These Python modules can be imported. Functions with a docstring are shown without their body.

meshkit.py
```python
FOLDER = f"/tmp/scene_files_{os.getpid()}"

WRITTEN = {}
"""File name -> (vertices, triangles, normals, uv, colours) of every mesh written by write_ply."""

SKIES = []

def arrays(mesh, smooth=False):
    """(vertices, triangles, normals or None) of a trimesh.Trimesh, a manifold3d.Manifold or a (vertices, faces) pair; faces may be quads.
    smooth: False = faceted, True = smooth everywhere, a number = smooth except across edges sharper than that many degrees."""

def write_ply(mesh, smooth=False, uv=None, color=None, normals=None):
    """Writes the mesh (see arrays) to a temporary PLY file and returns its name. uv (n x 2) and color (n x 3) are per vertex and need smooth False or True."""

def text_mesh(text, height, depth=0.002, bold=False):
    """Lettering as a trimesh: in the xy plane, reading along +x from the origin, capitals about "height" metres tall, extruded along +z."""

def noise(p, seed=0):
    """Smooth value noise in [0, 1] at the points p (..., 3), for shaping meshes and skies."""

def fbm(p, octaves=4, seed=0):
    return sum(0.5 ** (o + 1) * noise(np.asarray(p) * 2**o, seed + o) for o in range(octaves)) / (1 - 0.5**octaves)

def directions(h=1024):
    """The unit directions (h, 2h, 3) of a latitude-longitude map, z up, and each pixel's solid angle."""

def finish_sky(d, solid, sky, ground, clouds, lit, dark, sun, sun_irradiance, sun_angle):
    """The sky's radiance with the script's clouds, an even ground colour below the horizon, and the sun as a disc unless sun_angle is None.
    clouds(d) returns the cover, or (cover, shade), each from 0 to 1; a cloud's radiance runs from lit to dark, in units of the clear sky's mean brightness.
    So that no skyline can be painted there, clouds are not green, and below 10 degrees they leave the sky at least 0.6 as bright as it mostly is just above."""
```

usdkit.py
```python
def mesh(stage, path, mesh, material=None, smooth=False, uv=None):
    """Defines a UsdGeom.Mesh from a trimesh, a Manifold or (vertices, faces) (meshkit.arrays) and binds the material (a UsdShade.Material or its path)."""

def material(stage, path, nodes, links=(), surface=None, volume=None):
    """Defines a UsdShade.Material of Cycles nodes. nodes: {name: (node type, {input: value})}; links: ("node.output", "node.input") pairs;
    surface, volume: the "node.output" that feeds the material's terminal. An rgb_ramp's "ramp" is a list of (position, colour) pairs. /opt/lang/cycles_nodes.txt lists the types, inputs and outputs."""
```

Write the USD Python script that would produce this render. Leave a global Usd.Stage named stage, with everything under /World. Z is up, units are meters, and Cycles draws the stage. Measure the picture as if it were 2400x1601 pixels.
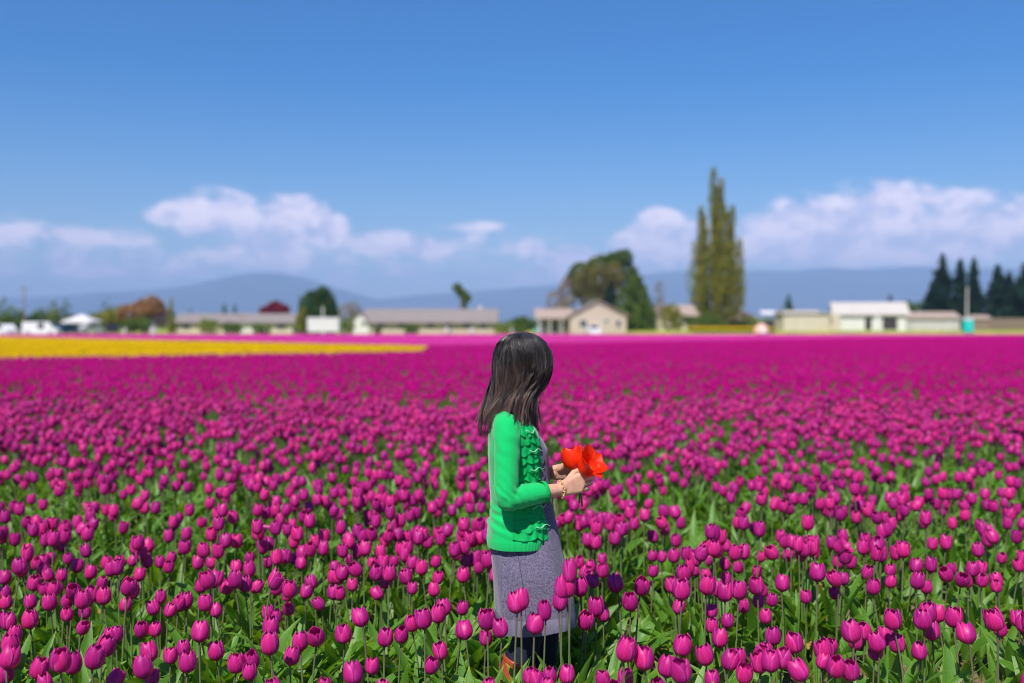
import math, random
import numpy as np, trimesh, manifold3d as m3
import usdkit, meshkit
from pxr import Usd, UsdGeom, UsdLux, UsdShade, Sdf, Gf, Vt

stage = Usd.Stage.CreateInMemory()
UsdGeom.SetStageUpAxis(stage, 'Z')
UsdGeom.SetStageMetersPerUnit(stage, 1.0)
UsdGeom.Xform.Define(stage, '/World')
UsdGeom.Scope.Define(stage, '/World/Looks')
PI = math.pi
rng = np.random.default_rng(7)

# ------------------------------------------------------------------ camera, sky, sun, exposure
EYE = 1.57
FPX = 2400 * 35 / 36.0            # pixels of the photograph per unit tangent
HORIZON = 766.0
PITCH = math.atan((800.5 - HORIZON) / FPX)
cam = UsdGeom.Camera.Define(stage, '/World/camera')
cam.CreateHorizontalApertureAttr(36.0)
cam.CreateVerticalApertureAttr(24.0)
cam.CreateFocalLengthAttr(35.0)
cam.CreateFStopAttr(1.3)
cam.CreateFocusDistanceAttr(3.72)
cam.CreateClippingRangeAttr(Gf.Vec2f(0.05, 100000))
cam.CreateExposureAttr(0.75)
cam.AddTranslateOp().Set((0, 0, EYE))
cam.AddRotateXOp().Set(90 - math.degrees(PITCH))

SUN_EL, SUN_AZ = math.radians(52), math.radians(-158)      # azimuth from +y towards +x: behind the camera, from the left
to_sun = np.array([math.cos(SUN_EL) * math.sin(SUN_AZ), math.cos(SUN_EL) * math.cos(SUN_AZ), math.sin(SUN_EL)])
sun = UsdLux.DistantLight.Define(stage, '/World/sun')
sun.CreateIntensityAttr(1.0)
sun.CreateAngleAttr(0.53)
sun.CreateColorAttr(Gf.Vec3f(1.0, 0.95, 0.87))
sun.CreateNormalizeAttr(True)
sun.AddRotateZOp().Set(-math.degrees(SUN_AZ))
sun.AddRotateXOp().Set(-(90 - math.degrees(SUN_EL)))


def sky_material():
    n, l = {}, []
    n['pos'] = ('texture_coordinate', {})
    n['sky'] = ('sky_texture', dict(sky_type='single_scattering', sun_disc=False, sun_elevation=SUN_EL, sun_rotation=SUN_AZ, altitude=20.0, air_density=1.0, aerosol_density=0.12, ozone_density=2.2))
    n['sat'] = ('hsv', dict(hue=0.510, saturation=1.65, value=0.56, fac=1.0))
    l.append(('sky.color', 'sat.color'))
    n['xyz'] = ('separate_xyz', {})
    l.append(('pos.generated', 'xyz.vector'))
    n['az'] = ('math', dict(math_type='arctan2'))
    l += [('xyz.x', 'az.value1'), ('xyz.y', 'az.value2')]
    n['el'] = ('math', dict(math_type='arcsine'))
    l += [('xyz.z', 'el.value1')]
    n['vec'] = ('combine_xyz', {})
    l += [('az.value', 'vec.x'), ('el.value', 'vec.y')]
    # cumulus: rounded heaps (azimuth, elevation, half width, half height, weight), roughened by noise
    puffs = [(505, 520, 125, 70, 1), (425, 520, 85, 38, .8), (600, 555, 70, 52, .85), (690, 510, 95, 55, .95), (765, 545, 65, 52, .85),
             (900, 575, 120, 40, .8), (1000, 585, 75, 32, .8), (620, 590, 150, 30, .65), (150, 620, 70, 26, .65), (215, 645, 150, 22, .6),
             (400, 640, 120, 22, .5), (60, 580, 150, 48, .5), (920, 640, 90, 16, .5), (1110, 535, 110, 22, .45), (1200, 580, 160, 40, .42),
             (1330, 600, 110, 34, .55), (1545, 540, 80, 55, .9), (1490, 580, 90, 45, .8), (1640, 570, 120, 55, .85), (1800, 560, 120, 60, .9),
             (1900, 540, 130, 78, 1), (2050, 525, 150, 88, 1), (2095, 490, 100, 55, .95), (2220, 560, 190, 75, .9), (2370, 560, 150, 75, .8),
             (1830, 605, 170, 30, .8), (2060, 610, 240, 36, .8), (2600, 560, 220, 80, .8), (-160, 560, 200, 60, .7), (-420, 520, 160, 60, .8), (2900, 540, 160, 60, .8),
             (500, 630, 900, 70, .36), (1300, 630, 500, 60, .36), (2050, 590, 420, 80, .62), (1560, 590, 130, 60, .8), (250, 575, 220, 40, .32), (1130, 565, 220, 40, .36), (690, 560, 180, 40, .5), (330, 610, 120, 24, .4), (1900, 590, 200, 60, .8), (2250, 500, 120, 40, .75)]
    last = None
    for i, (x, y, w, h, k) in enumerate(puffs):
        a, e = math.atan((x - 1200) / FPX), math.atan((HORIZON - y) / FPX)
        w, h = w / FPX, h / FPX
        n[f's{i}'] = ('vector_math', dict(vector_math_type='subtract', vector2=(a, e, 0))) if False else ('mapping', dict(mapping_type='point', location=(-a / w, -e / h, 0), scale=(1 / w, 1 / h, 1)))
        l.append(('vec.vector', f's{i}.vector'))
        n[f'l{i}'] = ('vector_math', dict(math_type='length'))
        l.append((f's{i}.vector', f'l{i}.vector1'))
        n[f'r{i}'] = ('map_range', dict(range_type='smoothstep', from_min=1.25, from_max=0.0, to_min=0.0, to_max=k, clamp=True))
        l.append((f'l{i}.value', f'r{i}.value'))
        if last is None:
            last = f'r{i}.result'
        else:
            n[f'm{i}'] = ('math', dict(math_type='maximum'))
            l += [(last, f'm{i}.value1'), (f'r{i}.result', f'm{i}.value2')]
            last = f'm{i}.value'
    # away from the view the bank of cloud goes on as a broken belt low over the horizon
    n['ring_map'] = ('mapping', dict(mapping_type='point', scale=(5, 12, 1), location=(3.1, 0, 0)))
    n['ring_noise'] = ('noise_texture', dict(scale=1.0, detail=4.0, roughness=0.55))
    n['ring_belt'] = ('map_range', dict(range_type='smoothstep', from_min=0.2, from_max=0.03, to_min=0.0, to_max=1.0, clamp=True))
    n['ring_far'] = ('map_range', dict(range_type='smoothstep', from_min=0.62, from_max=0.85, to_min=0.0, to_max=0.75, clamp=True))
    n['az_abs'] = ('math', dict(math_type='absolute'))
    n['ring_a'] = ('math', dict(math_type='multiply'))
    n['ring_b'] = ('math', dict(math_type='multiply'))
    n['ring_amount'] = ('map_range', dict(from_min=0.4, from_max=0.65, to_min=0.0, to_max=1.0, clamp=True))
    l += [('vec.vector', 'ring_map.vector'), ('ring_map.vector', 'ring_noise.vector'), ('el.value', 'ring_belt.value'), ('az.value', 'az_abs.value1'),
          ('az_abs.value', 'ring_far.value'), ('ring_noise.fac', 'ring_amount.value'), ('ring_belt.result', 'ring_a.value1'), ('ring_far.result', 'ring_a.value2'),
          ('ring_a.value', 'ring_b.value1'), ('ring_amount.result', 'ring_b.value2')]
    n['field'] = ('math', dict(math_type='maximum'))
    l += [(last, 'field.value1'), ('ring_b.value', 'field.value2')]
    for key, off in (('na', (0, 0, 0)), ('nb', (0.012, -0.016, 0))):
        n[key + 'm'] = ('mapping', dict(mapping_type='point', scale=(26, 40, 1), location=(off[0] * 26, off[1] * 40, 4.0)))
        n[key] = ('noise_texture', dict(scale=1.0, detail=6.0, roughness=0.62, lacunarity=2.1, distortion=0.3))
        l += [('vec.vector', key + 'm.vector'), (key + 'm.vector', key + '.vector')]
    n['n0'] = ('math', dict(math_type='multiply_add', value2=2.1, value3=-1.05))
    l.append(('na.fac', 'n0.value1'))
    n['dens'] = ('math', dict(math_type='add'))
    l += [('field.value', 'dens.value1'), ('n0.value', 'dens.value2')]
    n['cover'] = ('map_range', dict(range_type='smoothstep', from_min=-0.06, from_max=0.55, to_min=0.0, to_max=0.97, clamp=True))
    l.append(('dens.value', 'cover.value'))
    n['gate'] = ('map_range', dict(range_type='smoothstep', from_min=0.03, from_max=0.30, to_min=0.0, to_max=1.0, clamp=True))
    l.append(('field.value', 'gate.value'))
    n['cov2'] = ('math', dict(math_type='multiply'))
    l += [('cover.result', 'cov2.value1'), ('gate.result', 'cov2.value2')]
    n['grad'] = ('math', dict(math_type='subtract'))
    l += [('nb.fac', 'grad.value1'), ('na.fac', 'grad.value2')]
    n['lit'] = ('map_range', dict(range_type='smoothstep', from_min=0.16, from_max=-0.14, to_min=0.0, to_max=1.0, clamp=True))
    l.append(('grad.value', 'lit.value'))
    n['ccol'] = ('mix_color', dict(a=CLOUD_DARK, b=CLOUD_LIT))
    l.append(('lit.result', 'ccol.fac'))
    n['mix'] = ('mix_color', dict(use_clamp=False))
    l += [('cov2.value', 'mix.fac'), ('sat.color', 'mix.a'), ('ccol.result', 'mix.b')]
    n['bg'] = ('background_shader', dict(strength=SKY_STRENGTH))
    l.append(('mix.result', 'bg.color'))
    return usdkit.material(stage, '/World/Looks/sky', n, l, surface='bg.background')


SKY_STRENGTH = 0.13
HAZE, HAZE_COLOR, HAZE_DENSITY = True, (0.43, 0.62, 1.0), 1.65e-4
CLOUD_LIT, CLOUD_DARK = (7.2, 6.2, 6.6), (4.1, 4.0, 5.2)
dome = UsdLux.DomeLight.Define(stage, '/World/sky')
dome.CreateIntensityAttr(1.0)
dome.GetPrim().SetCustomDataByKey('kind', 'structure')
dome.GetPrim().SetCustomDataByKey('label', 'blue spring sky with low white cumulus banks near the horizon')
UsdShade.MaterialBindingAPI.Apply(dome.GetPrim()).Bind(sky_material())

# ------------------------------------------------------------------ helpers
taken = {}


def numbered(parent, name):
    k = (parent, name)
    i = taken.get(k, 0)
    taken[k] = i + 1
    return name if i == 0 else f'{name}_{i:03d}'


def tag(prim, label=None, category=None, group=None, kind=None):
    prim = prim.GetPrim() if hasattr(prim, 'GetPrim') else prim
    for k, v in (('label', label), ('category', category), ('group', group), ('kind', kind)):
        if v:
            prim.SetCustomDataByKey(k, v)
    return prim


def obj(name, mesh, mat, parent='/World', smooth=False, uv=None):
    parent = str(parent.GetPath()) if hasattr(parent, 'GetPath') else parent
    return usdkit.mesh(stage, f'{parent}/{numbered(parent, name)}', mesh, mat, smooth=smooth, uv=uv).GetPrim()


def rise(x, y):
    """Height of the land beyond the tulip field: it climbs a little, more on the right."""
    st = lambda a, b, t: (lambda k: k * k * (3 - 2 * k))(np.clip((np.asarray(t, float) - a) / (b - a), 0, 1))
    return (0.45 + 0.55 * st(8, 24, x)) * st(141.5, 149, y)


def thing(name, label, category, loc=(0, 0, 0), rz=0.0, group=None):
    if loc[1] > 130:
        loc = (loc[0], loc[1], loc[2] + float(rise(loc[0], loc[1])))
    x = UsdGeom.Xform.Define(stage, '/World/' + numbered('/World', name))
    x.AddTranslateOp().Set(Gf.Vec3d(*map(float, loc)))
    if rz:
        x.AddRotateZOp().Set(math.degrees(rz))
    return tag(x, label, category, group)


def copy_of(source, name, loc, rz, label, category, group=None, scale=None, tilt=None):
    """A top-level copy: it references the source (a thing or a class prim) with its parts."""
    x = UsdGeom.Xform.Define(stage, '/World/' + numbered('/World', name))
    x.GetPrim().GetReferences().AddInternalReference(source)
    x.GetPrim().SetInstanceable(True)
    x.ClearXformOpOrder()
    x.AddTranslateOp(opSuffix='at').Set(Gf.Vec3d(*map(float, loc)))
    x.AddRotateZOp(opSuffix='turn').Set(math.degrees(rz))
    if tilt:
        x.AddRotateXOp(opSuffix='lean').Set(math.degrees(tilt))
    if scale is not None:
        x.AddScaleOp(opSuffix='size').Set(Gf.Vec3f(*([float(scale)] * 3 if np.ndim(scale) == 0 else map(float, scale))))
    return tag(x, label, category, group)


def at(x, y, D):
    """The world point that stands at depth D and appears at the photograph's pixel (x, y)."""
    c, s = math.cos(PITCH), math.sin(PITCH)
    d = np.array([x - 1200, FPX * c - (y - 800.5) * s, -FPX * s - (y - 800.5) * c])
    return np.array([0, 0, EYE]) + d * D / d[1]


def px(x, D):
    return (x - 1200) / FPX * D


def pz(y, D):
    return EYE - (y - HORIZON) / FPX * D


class MB:
    """Collects triangles of one mesh."""

    def __init__(self):
        self.v, self.f, self.uv, self.n = [], [], [], 0

    def add(self, v, f, uv=None):
        v, f = np.asarray(v, float), np.asarray(f, int)
        if f.shape[1] == 4:
            f = np.vstack([f[:, [0, 1, 2]], f[:, [0, 2, 3]]])
        self.v.append(v)
        self.f.append(f + self.n)
        self.uv.append(np.zeros((len(v), 2)) if uv is None else np.asarray(uv, float))
        self.n += len(v)
        return self

    def tm(self, m, T=None):
        m = m.copy()
        if T is not None:
            m.apply_transform(T)
        return self.add(m.vertices, m.faces)

    def box(self, x0, x1, y0, y1, z0, z1):
        m = trimesh.creation.box((x1 - x0, y1 - y0, z1 - z0))
        return self.add(m.vertices + [(x0 + x1) / 2, (y0 + y1) / 2, (z0 + z1) / 2], m.faces)

    def tube(self, pts, radii, sides=6, v0=0.0, v1=1.0):
        p = np.asarray(pts, float)
        r = np.broadcast_to(radii, (len(p),))
        t = np.gradient(p, axis=0)
        t /= np.linalg.norm(t, axis=1, keepdims=True) + 1e-12
        a = np.cross(t, np.where(np.abs(t[:, 2:]) < 0.9, [0, 0, 1.0], [1.0, 0, 0]))
        a /= np.linalg.norm(a, axis=1, keepdims=True) + 1e-12
        b, ang = np.cross(t, a), np.arange(sides) * 2 * PI / sides
        v = p[:, None] + r[:, None, None] * (np.cos(ang)[None, :, None] * a[:, None] + np.sin(ang)[None, :, None] * b[:, None])
        i, j = np.meshgrid(np.arange(len(p) - 1), np.arange(sides), indexing='ij')
        q = np.stack([i * sides + j, i * sides + (j + 1) % sides, (i + 1) * sides + (j + 1) % sides, (i + 1) * sides + j], -1).reshape(-1, 4)
        uv = np.stack(np.broadcast_arrays((np.arange(sides) / sides)[None], np.linspace(v0, v1, len(p))[:, None]), -1).reshape(-1, 2)
        return self.add(v.reshape(-1, 3), q, uv)

    def sheet(self, P, uv=True, closed=False):
        """P: (rows, columns, 3) grid."""
        r, c = P.shape[:2]
        i, j = np.meshgrid(np.arange(r - 1), np.arange(c if closed else c - 1), indexing='ij')
        k = (j + 1) % c
        q = np.stack([i * c + j, i * c + k, (i + 1) * c + k, (i + 1) * c + j], -1).reshape(-1, 4)
        g = np.stack(np.meshgrid(np.linspace(0, 1, c), np.linspace(0, 1, r)), -1).reshape(-1, 2)
        return self.add(P.reshape(-1, 3), q, g)

    def move(self, T):
        T = np.asarray(T)
        self.v = [v @ T[:3, :3].T + T[:3, 3] for v in self.v]
        return self

    def mesh(self):
        return np.vstack(self.v), np.vstack(self.f)

    def uvs(self):
        return np.vstack(self.uv)

    def build(self, name, mat, parent='/World', smooth=False, uv=False):
        return obj(name, self.mesh(), mat, parent, smooth, self.uvs() if uv else None)


def rot(axis, a):
    return trimesh.transformations.rotation_matrix(a, axis)


def shift(x, y=None, z=None):
    return trimesh.transformations.translation_matrix(x if y is None else (x, y, z))


# ------------------------------------------------------------------ materials
def mat(name, c1, c2=None, scale=3.0, rough=0.7, bump=0.0, spec=0.3, detail=4.0, island=0.0, translucent=None, tcol=None, lo=0.35, hi=0.65, stretch=None, sheen=0.0, bdist=0.02):
    n = {'p': ('principled_bsdf', dict(roughness=rough, specular_ior_level=spec, base_color=c1, sheen_weight=sheen))}
    l, surface, col = [], 'p.BSDF', None
    if c2 is not None or bump:
        n['g'] = ('geometry', {})
        src = 'g.position'
        if stretch:
            n['map'] = ('mapping', dict(mapping_type='point', scale=stretch))
            l.append((src, 'map.vector'))
            src = 'map.vector'
        n['n'] = ('noise_texture', dict(scale=scale, detail=detail, roughness=0.6))
        l.append((src, 'n.vector'))
    if c2 is not None:
        n['r'] = ('rgb_ramp', dict(ramp=[(lo, c1), (hi, c2)]))
        l.append(('n.fac', 'r.fac'))
        col = 'r.color'
    if island:
        if 'g' not in n:
            n['g'] = ('geometry', {})
        n['iv'] = ('map_range', dict(from_min=0, from_max=1, to_min=1 - island, to_max=1 + island))
        n['h'] = ('hsv', dict(color=c1))
        l += [('g.random_per_island', 'iv.value'), ('iv.result', 'h.value')]
        if col:
            l.append((col, 'h.color'))
        col = 'h.color'
    if col:
        l.append((col, 'p.base_color'))
    if bump:
        n['b'] = ('bump', dict(strength=bump, distance=bdist))
        l += [('n.fac', 'b.height'), ('b.normal', 'p.normal')]
    if translucent:
        n['t'] = ('translucent_bsdf', dict(color=tcol or c1))
        n['mx'] = ('mix_closure', dict(fac=translucent))
        l += [('p.BSDF', 'mx.closure1'), ('t.BSDF', 'mx.closure2')]
        if col and not tcol:
            l.append((col, 't.color'))
        surface = 'mx.closure'
    return usdkit.material(stage, '/World/Looks/' + name, n, l, surface=surface)


def glass_mat(name):
    return usdkit.material(stage, '/World/Looks/' + name, {'f': ('fresnel', dict(IOR=1.5)), 't': ('transparent_bsdf', dict(color=(0.75, 0.8, 0.8))), 'g': ('glossy_bsdf', dict(roughness=0.03)), 'm': ('mix_closure', {})},
                           [('f.fac', 'm.fac'), ('t.BSDF', 'm.closure1'), ('g.BSDF', 'm.closure2')], surface='m.closure')


def petal_mat(name, base, edge, deep, glow, vary=1.0):
    """A tepal: fine streaks running to the tip, pale rim, darker foot; the light comes through it."""
    n = {'uv': ('uvmap', dict(attribute='st')), 'x': ('separate_xyz', {}), 'map': ('mapping', dict(mapping_type='point', scale=(30, 1.6, 1))),
         'no': ('noise_texture', dict(scale=1.0, detail=3.0)), 'st': ('rgb_ramp', dict(ramp=[(0.36, base), (0.95, edge)])),
         'u0': ('math', dict(math_type='subtract', value2=0.5)), 'u1': ('math', dict(math_type='absolute')),
         'rim': ('map_range', dict(range_type='smoothstep', from_min=0.34, from_max=0.50, to_min=0.0, to_max=0.8, clamp=True)),
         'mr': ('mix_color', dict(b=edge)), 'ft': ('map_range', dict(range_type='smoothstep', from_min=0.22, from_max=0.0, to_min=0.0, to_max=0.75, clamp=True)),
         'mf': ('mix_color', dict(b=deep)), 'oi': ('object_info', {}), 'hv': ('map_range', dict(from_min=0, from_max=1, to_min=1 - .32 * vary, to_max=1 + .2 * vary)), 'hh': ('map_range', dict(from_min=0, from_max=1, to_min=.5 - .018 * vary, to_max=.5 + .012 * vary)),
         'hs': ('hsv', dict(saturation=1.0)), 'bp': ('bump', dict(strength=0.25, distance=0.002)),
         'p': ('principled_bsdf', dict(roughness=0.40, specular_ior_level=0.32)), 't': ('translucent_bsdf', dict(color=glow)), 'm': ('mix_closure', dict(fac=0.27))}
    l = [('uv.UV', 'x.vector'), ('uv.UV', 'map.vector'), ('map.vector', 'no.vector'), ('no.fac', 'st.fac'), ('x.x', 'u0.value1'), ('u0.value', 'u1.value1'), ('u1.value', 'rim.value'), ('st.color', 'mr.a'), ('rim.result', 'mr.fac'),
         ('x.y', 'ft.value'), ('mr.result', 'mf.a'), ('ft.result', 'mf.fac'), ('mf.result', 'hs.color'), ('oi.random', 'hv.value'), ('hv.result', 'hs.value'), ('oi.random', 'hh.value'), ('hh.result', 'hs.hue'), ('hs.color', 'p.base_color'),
         ('no.fac', 'bp.height'), ('bp.normal', 'p.normal'), ('p.BSDF', 'm.closure1'), ('t.BSDF', 'm.closure2')]
    return usdkit.material(stage, '/World/Looks/' + name, n, l, surface='m.closure')


def leaf_mat(name, c1, c2, edge, glow):
    n = {'uv': ('uvmap', dict(attribute='st')), 'x': ('separate_xyz', {}), 'map': ('mapping', dict(mapping_type='point', scale=(40, 1.2, 1))), 'no': ('noise_texture', dict(scale=1.0, detail=2.0)),
         'g': ('geometry', {}), 'no2': ('noise_texture', dict(scale=9.0, detail=3.0)), 'st': ('rgb_ramp', dict(ramp=[(0.35, c1), (0.7, c2)])), 'av': ('mix_float', dict(fac=0.5)),
         'u0': ('math', dict(math_type='subtract', value2=0.5)), 'u1': ('math', dict(math_type='absolute')), 'rim': ('map_range', dict(range_type='smoothstep', from_min=0.41, from_max=0.5, to_min=0.0, to_max=0.7, clamp=True)),
         'tip': ('map_range', dict(range_type='smoothstep', from_min=0.93, from_max=1.0, to_min=0.0, to_max=0.7, clamp=True)), 'ed': ('math', dict(math_type='maximum')), 'me': ('mix_color', dict(b=edge)),
         'hv': ('map_range', dict(from_min=0, from_max=1, to_min=0.75, to_max=1.25)), 'hs': ('hsv', dict(saturation=1.0)), 'bp': ('bump', dict(strength=0.3, distance=0.002)),
         'p': ('principled_bsdf', dict(roughness=0.42, specular_ior_level=0.4)), 't': ('translucent_bsdf', dict(color=glow)), 'm': ('mix_closure', dict(fac=0.3))}
    l = [('uv.UV', 'x.vector'), ('uv.UV', 'map.vector'), ('map.vector', 'no.vector'), ('g.position', 'no2.vector'), ('no.fac', 'av.a'), ('no2.fac', 'av.b'), ('av.result', 'st.fac'), ('x.x', 'u0.value1'), ('u0.value', 'u1.value1'), ('u1.value', 'rim.value'),
         ('x.y', 'tip.value'), ('rim.result', 'ed.value1'), ('tip.result', 'ed.value2'), ('ed.value', 'me.fac'), ('st.color', 'me.a'), ('g.random_per_island', 'hv.value'), ('hv.result', 'hs.value'), ('me.result', 'hs.color'), ('hs.color', 'p.base_color'),
         ('no.fac', 'bp.height'), ('bp.normal', 'p.normal'), ('p.BSDF', 'm.closure1'), ('t.BSDF', 'm.closure2')]
    return usdkit.material(stage, '/World/Looks/' + name, n, l, surface='m.closure')


def stem_mat(name):
    n = {'uv': ('uvmap', dict(attribute='st')), 'x': ('separate_xyz', {}), 'r': ('rgb_ramp', dict(ramp=[(0.0, (0.10, 0.22, 0.04)), (0.55, (0.13, 0.20, 0.05)), (1.0, (0.13, 0.10, 0.08))])),
         'p': ('principled_bsdf', dict(roughness=0.5, specular_ior_level=0.35))}
    return usdkit.material(stage, '/World/Looks/' + name, n, [('uv.UV', 'x.vector'), ('x.y', 'r.fac'), ('r.color', 'p.base_color')], surface='p.BSDF')


M = {}
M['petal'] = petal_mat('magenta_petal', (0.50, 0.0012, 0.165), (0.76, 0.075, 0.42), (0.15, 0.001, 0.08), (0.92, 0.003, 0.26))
M['petal_red'] = petal_mat('red_petal', (0.88, 0.022, 0.002), (0.92, 0.06, 0.006), (0.75, 0.04, 0.004), (1.0, 0.05, 0.003), .12)
M['leaf'] = leaf_mat('tulip_leaf', (0.080, 0.25, 0.022), (0.16, 0.36, 0.035), (0.42, 0.54, 0.06), (0.36, 0.62, 0.02))
M['stem'] = stem_mat('tulip_stem')
M['far_petal'] = mat('far_magenta_petal', (0.64, 0.002, 0.29), (0.78, 0.010, 0.37), scale=1.2, rough=0.6, spec=0.06, island=0.25, translucent=0.36, tcol=(0.97, 0.004, 0.33))
M['far_pink'] = mat('far_pink_petal', (0.92, 0.06, 0.50), (0.95, 0.09, 0.55), scale=1.2, rough=0.6, spec=0.06, island=0.15, translucent=0.36, tcol=(0.97, 0.03, 0.46))
M['far_yellow'] = mat('far_yellow_petal', (0.94, 0.62, 0.001), (0.96, 0.68, 0.003), scale=1.2, rough=0.6, spec=0.05, island=0.10, translucent=0.36, tcol=(0.95, 0.6, 0.004))
M['far_leaf'] = mat('far_tulip_leaf', (0.080, 0.25, 0.022), (0.16, 0.36, 0.035), scale=4, rough=0.6, spec=0.15, island=0.25, translucent=0.32, tcol=(0.24, 0.5, 0.02))

# ------------------------------------------------------------------ the setting
ROW_DIR = math.radians(17)                # the planted rows run almost across the view
ROW_GAP = 0.95
ux, uy = np.array([math.cos(ROW_DIR), math.sin(ROW_DIR)]), np.array([-math.sin(ROW_DIR), math.cos(ROW_DIR)])
ROW_PHASE = 0.28                          # of the row's middle, along the across direction


def row_phase(x, y):
    a = x * uy[0] + y * uy[1]
    return (a / ROW_GAP - ROW_PHASE + 0.5) % 1.0 - 0.5      # 0 on a row's middle, +-0.5 in the furrow


def soil_height(x, y):
    x, y = np.asarray(x, float), np.asarray(y, float)
    near = np.clip((24 - np.hypot(x, y)) / 10, 0, 1)
    ridge = 0.045 * np.cos(2 * PI * row_phase(x, y))
    p = np.stack([x, y, 0 * x], -1)
    lumps = 0.05 * (meshkit.fbm(p * 6, 3, 3) - 0.5) + 0.03 * (meshkit.noise(p * 28, 5) - 0.5)
    return near * (ridge + lumps) - 0.045


def graded(lo, hi, fine_lo, fine_hi, step, grow=1.16):
    mid = list(np.arange(fine_lo, fine_hi + step / 2, step))
    up, s = [mid[-1]], step
    while up[-1] < hi:
        s *= grow
        up.append(min(up[-1] + s, hi))
    dn, s = [mid[0]], step
    while dn[-1] > lo:
        s *= grow
        dn.append(max(dn[-1] - s, lo))
    return np.array(dn[:0:-1] + mid + up[1:])


M['soil'] = mat('field_soil', (0.10, 0.062, 0.036), (0.21, 0.145, 0.090), scale=14, rough=0.95, bump=0.9, spec=0.15, detail=8, bdist=0.03)
gx, gy = graded(-16000, 16000, -4.0, 4.0, 0.045), graded(-3000, 16000, 1.6, 9.5, 0.045)
X, Y = np.meshgrid(gx, gy)
mb = MB().sheet(np.stack([X, Y, soil_height(X, Y)], -1))
tag(mb.build('ground', M['soil'], smooth=True), kind='structure', label='bare brown soil of the field between the tulip rows')

FIELD_END = 141.0
M['grass'] = mat('verge_grass', (0.20, 0.28, 0.025), (0.40, 0.42, 0.04), scale=0.35, rough=0.9, detail=6, bump=0.5, bdist=0.1)
vx, vy = np.concatenate([np.linspace(-900, -60, 15), np.linspace(-50, 60, 56), np.linspace(70, 900, 15)]), np.concatenate([np.linspace(FIELD_END + .2, 152, 24), np.linspace(156, 700, 20)])
GX, GY = np.meshgrid(vx, vy)
tag(MB().sheet(np.stack([GX, GY, rise(GX, GY) - .03], -1)).build('grass_verge', M['grass'], smooth=True), kind='structure', label='yellowish green grass beyond the end of the tulip field')
M['track'] = mat('farm_track', (0.33, 0.27, 0.20), (0.42, 0.35, 0.27), scale=0.8, rough=0.95)
ty = np.linspace(FIELD_END + .8, FIELD_END + 3.6, 8)
GX, GY = np.meshgrid(np.linspace(-200, 200, 120), ty)
tag(MB().sheet(np.stack([GX, GY, rise(GX, GY) + .01], -1)).build('farm_track', M['track'], smooth=True), kind='structure', label='pale dirt track along the far end of the field')


def hill(name, D, ridge, depth, label, seed):
    """ridge: pixels of the skyline; the hill falls off in front of it and behind."""
    rx, ry = zip(*ridge)
    xs = np.linspace(rx[0], rx[-1], 160)
    top = np.interp(xs, rx, ry)
    top = np.convolve(np.pad(top, 2, mode='edge'), np.ones(5) / 5, 'valid')
    t = np.linspace(-1, 1, 41)
    wx, h = px(xs, D), pz(top, D)
    P = np.zeros((len(t), len(xs), 3))
    for i, k in enumerate(t):
        y = D + k * depth
        fall = (1 - abs(k) ** 1.3)
        P[i, :, 0], P[i, :, 1] = wx * (1 + k * depth / D * 0.3), y
        n = meshkit.fbm(np.stack([wx / 900, np.full_like(wx, y / 900), np.full_like(wx, seed)], -1), 4, seed)
        P[i, :, 2] = np.maximum(h * fall * (1 + 0.35 * (n - 0.5) * (abs(k) > 0.01) * min(1, abs(k) * 4)), 0) - 2
    mb = MB().sheet(P)
    tag(mb.build(name, M['forest'], smooth=True), kind='structure', label=label)


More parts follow.
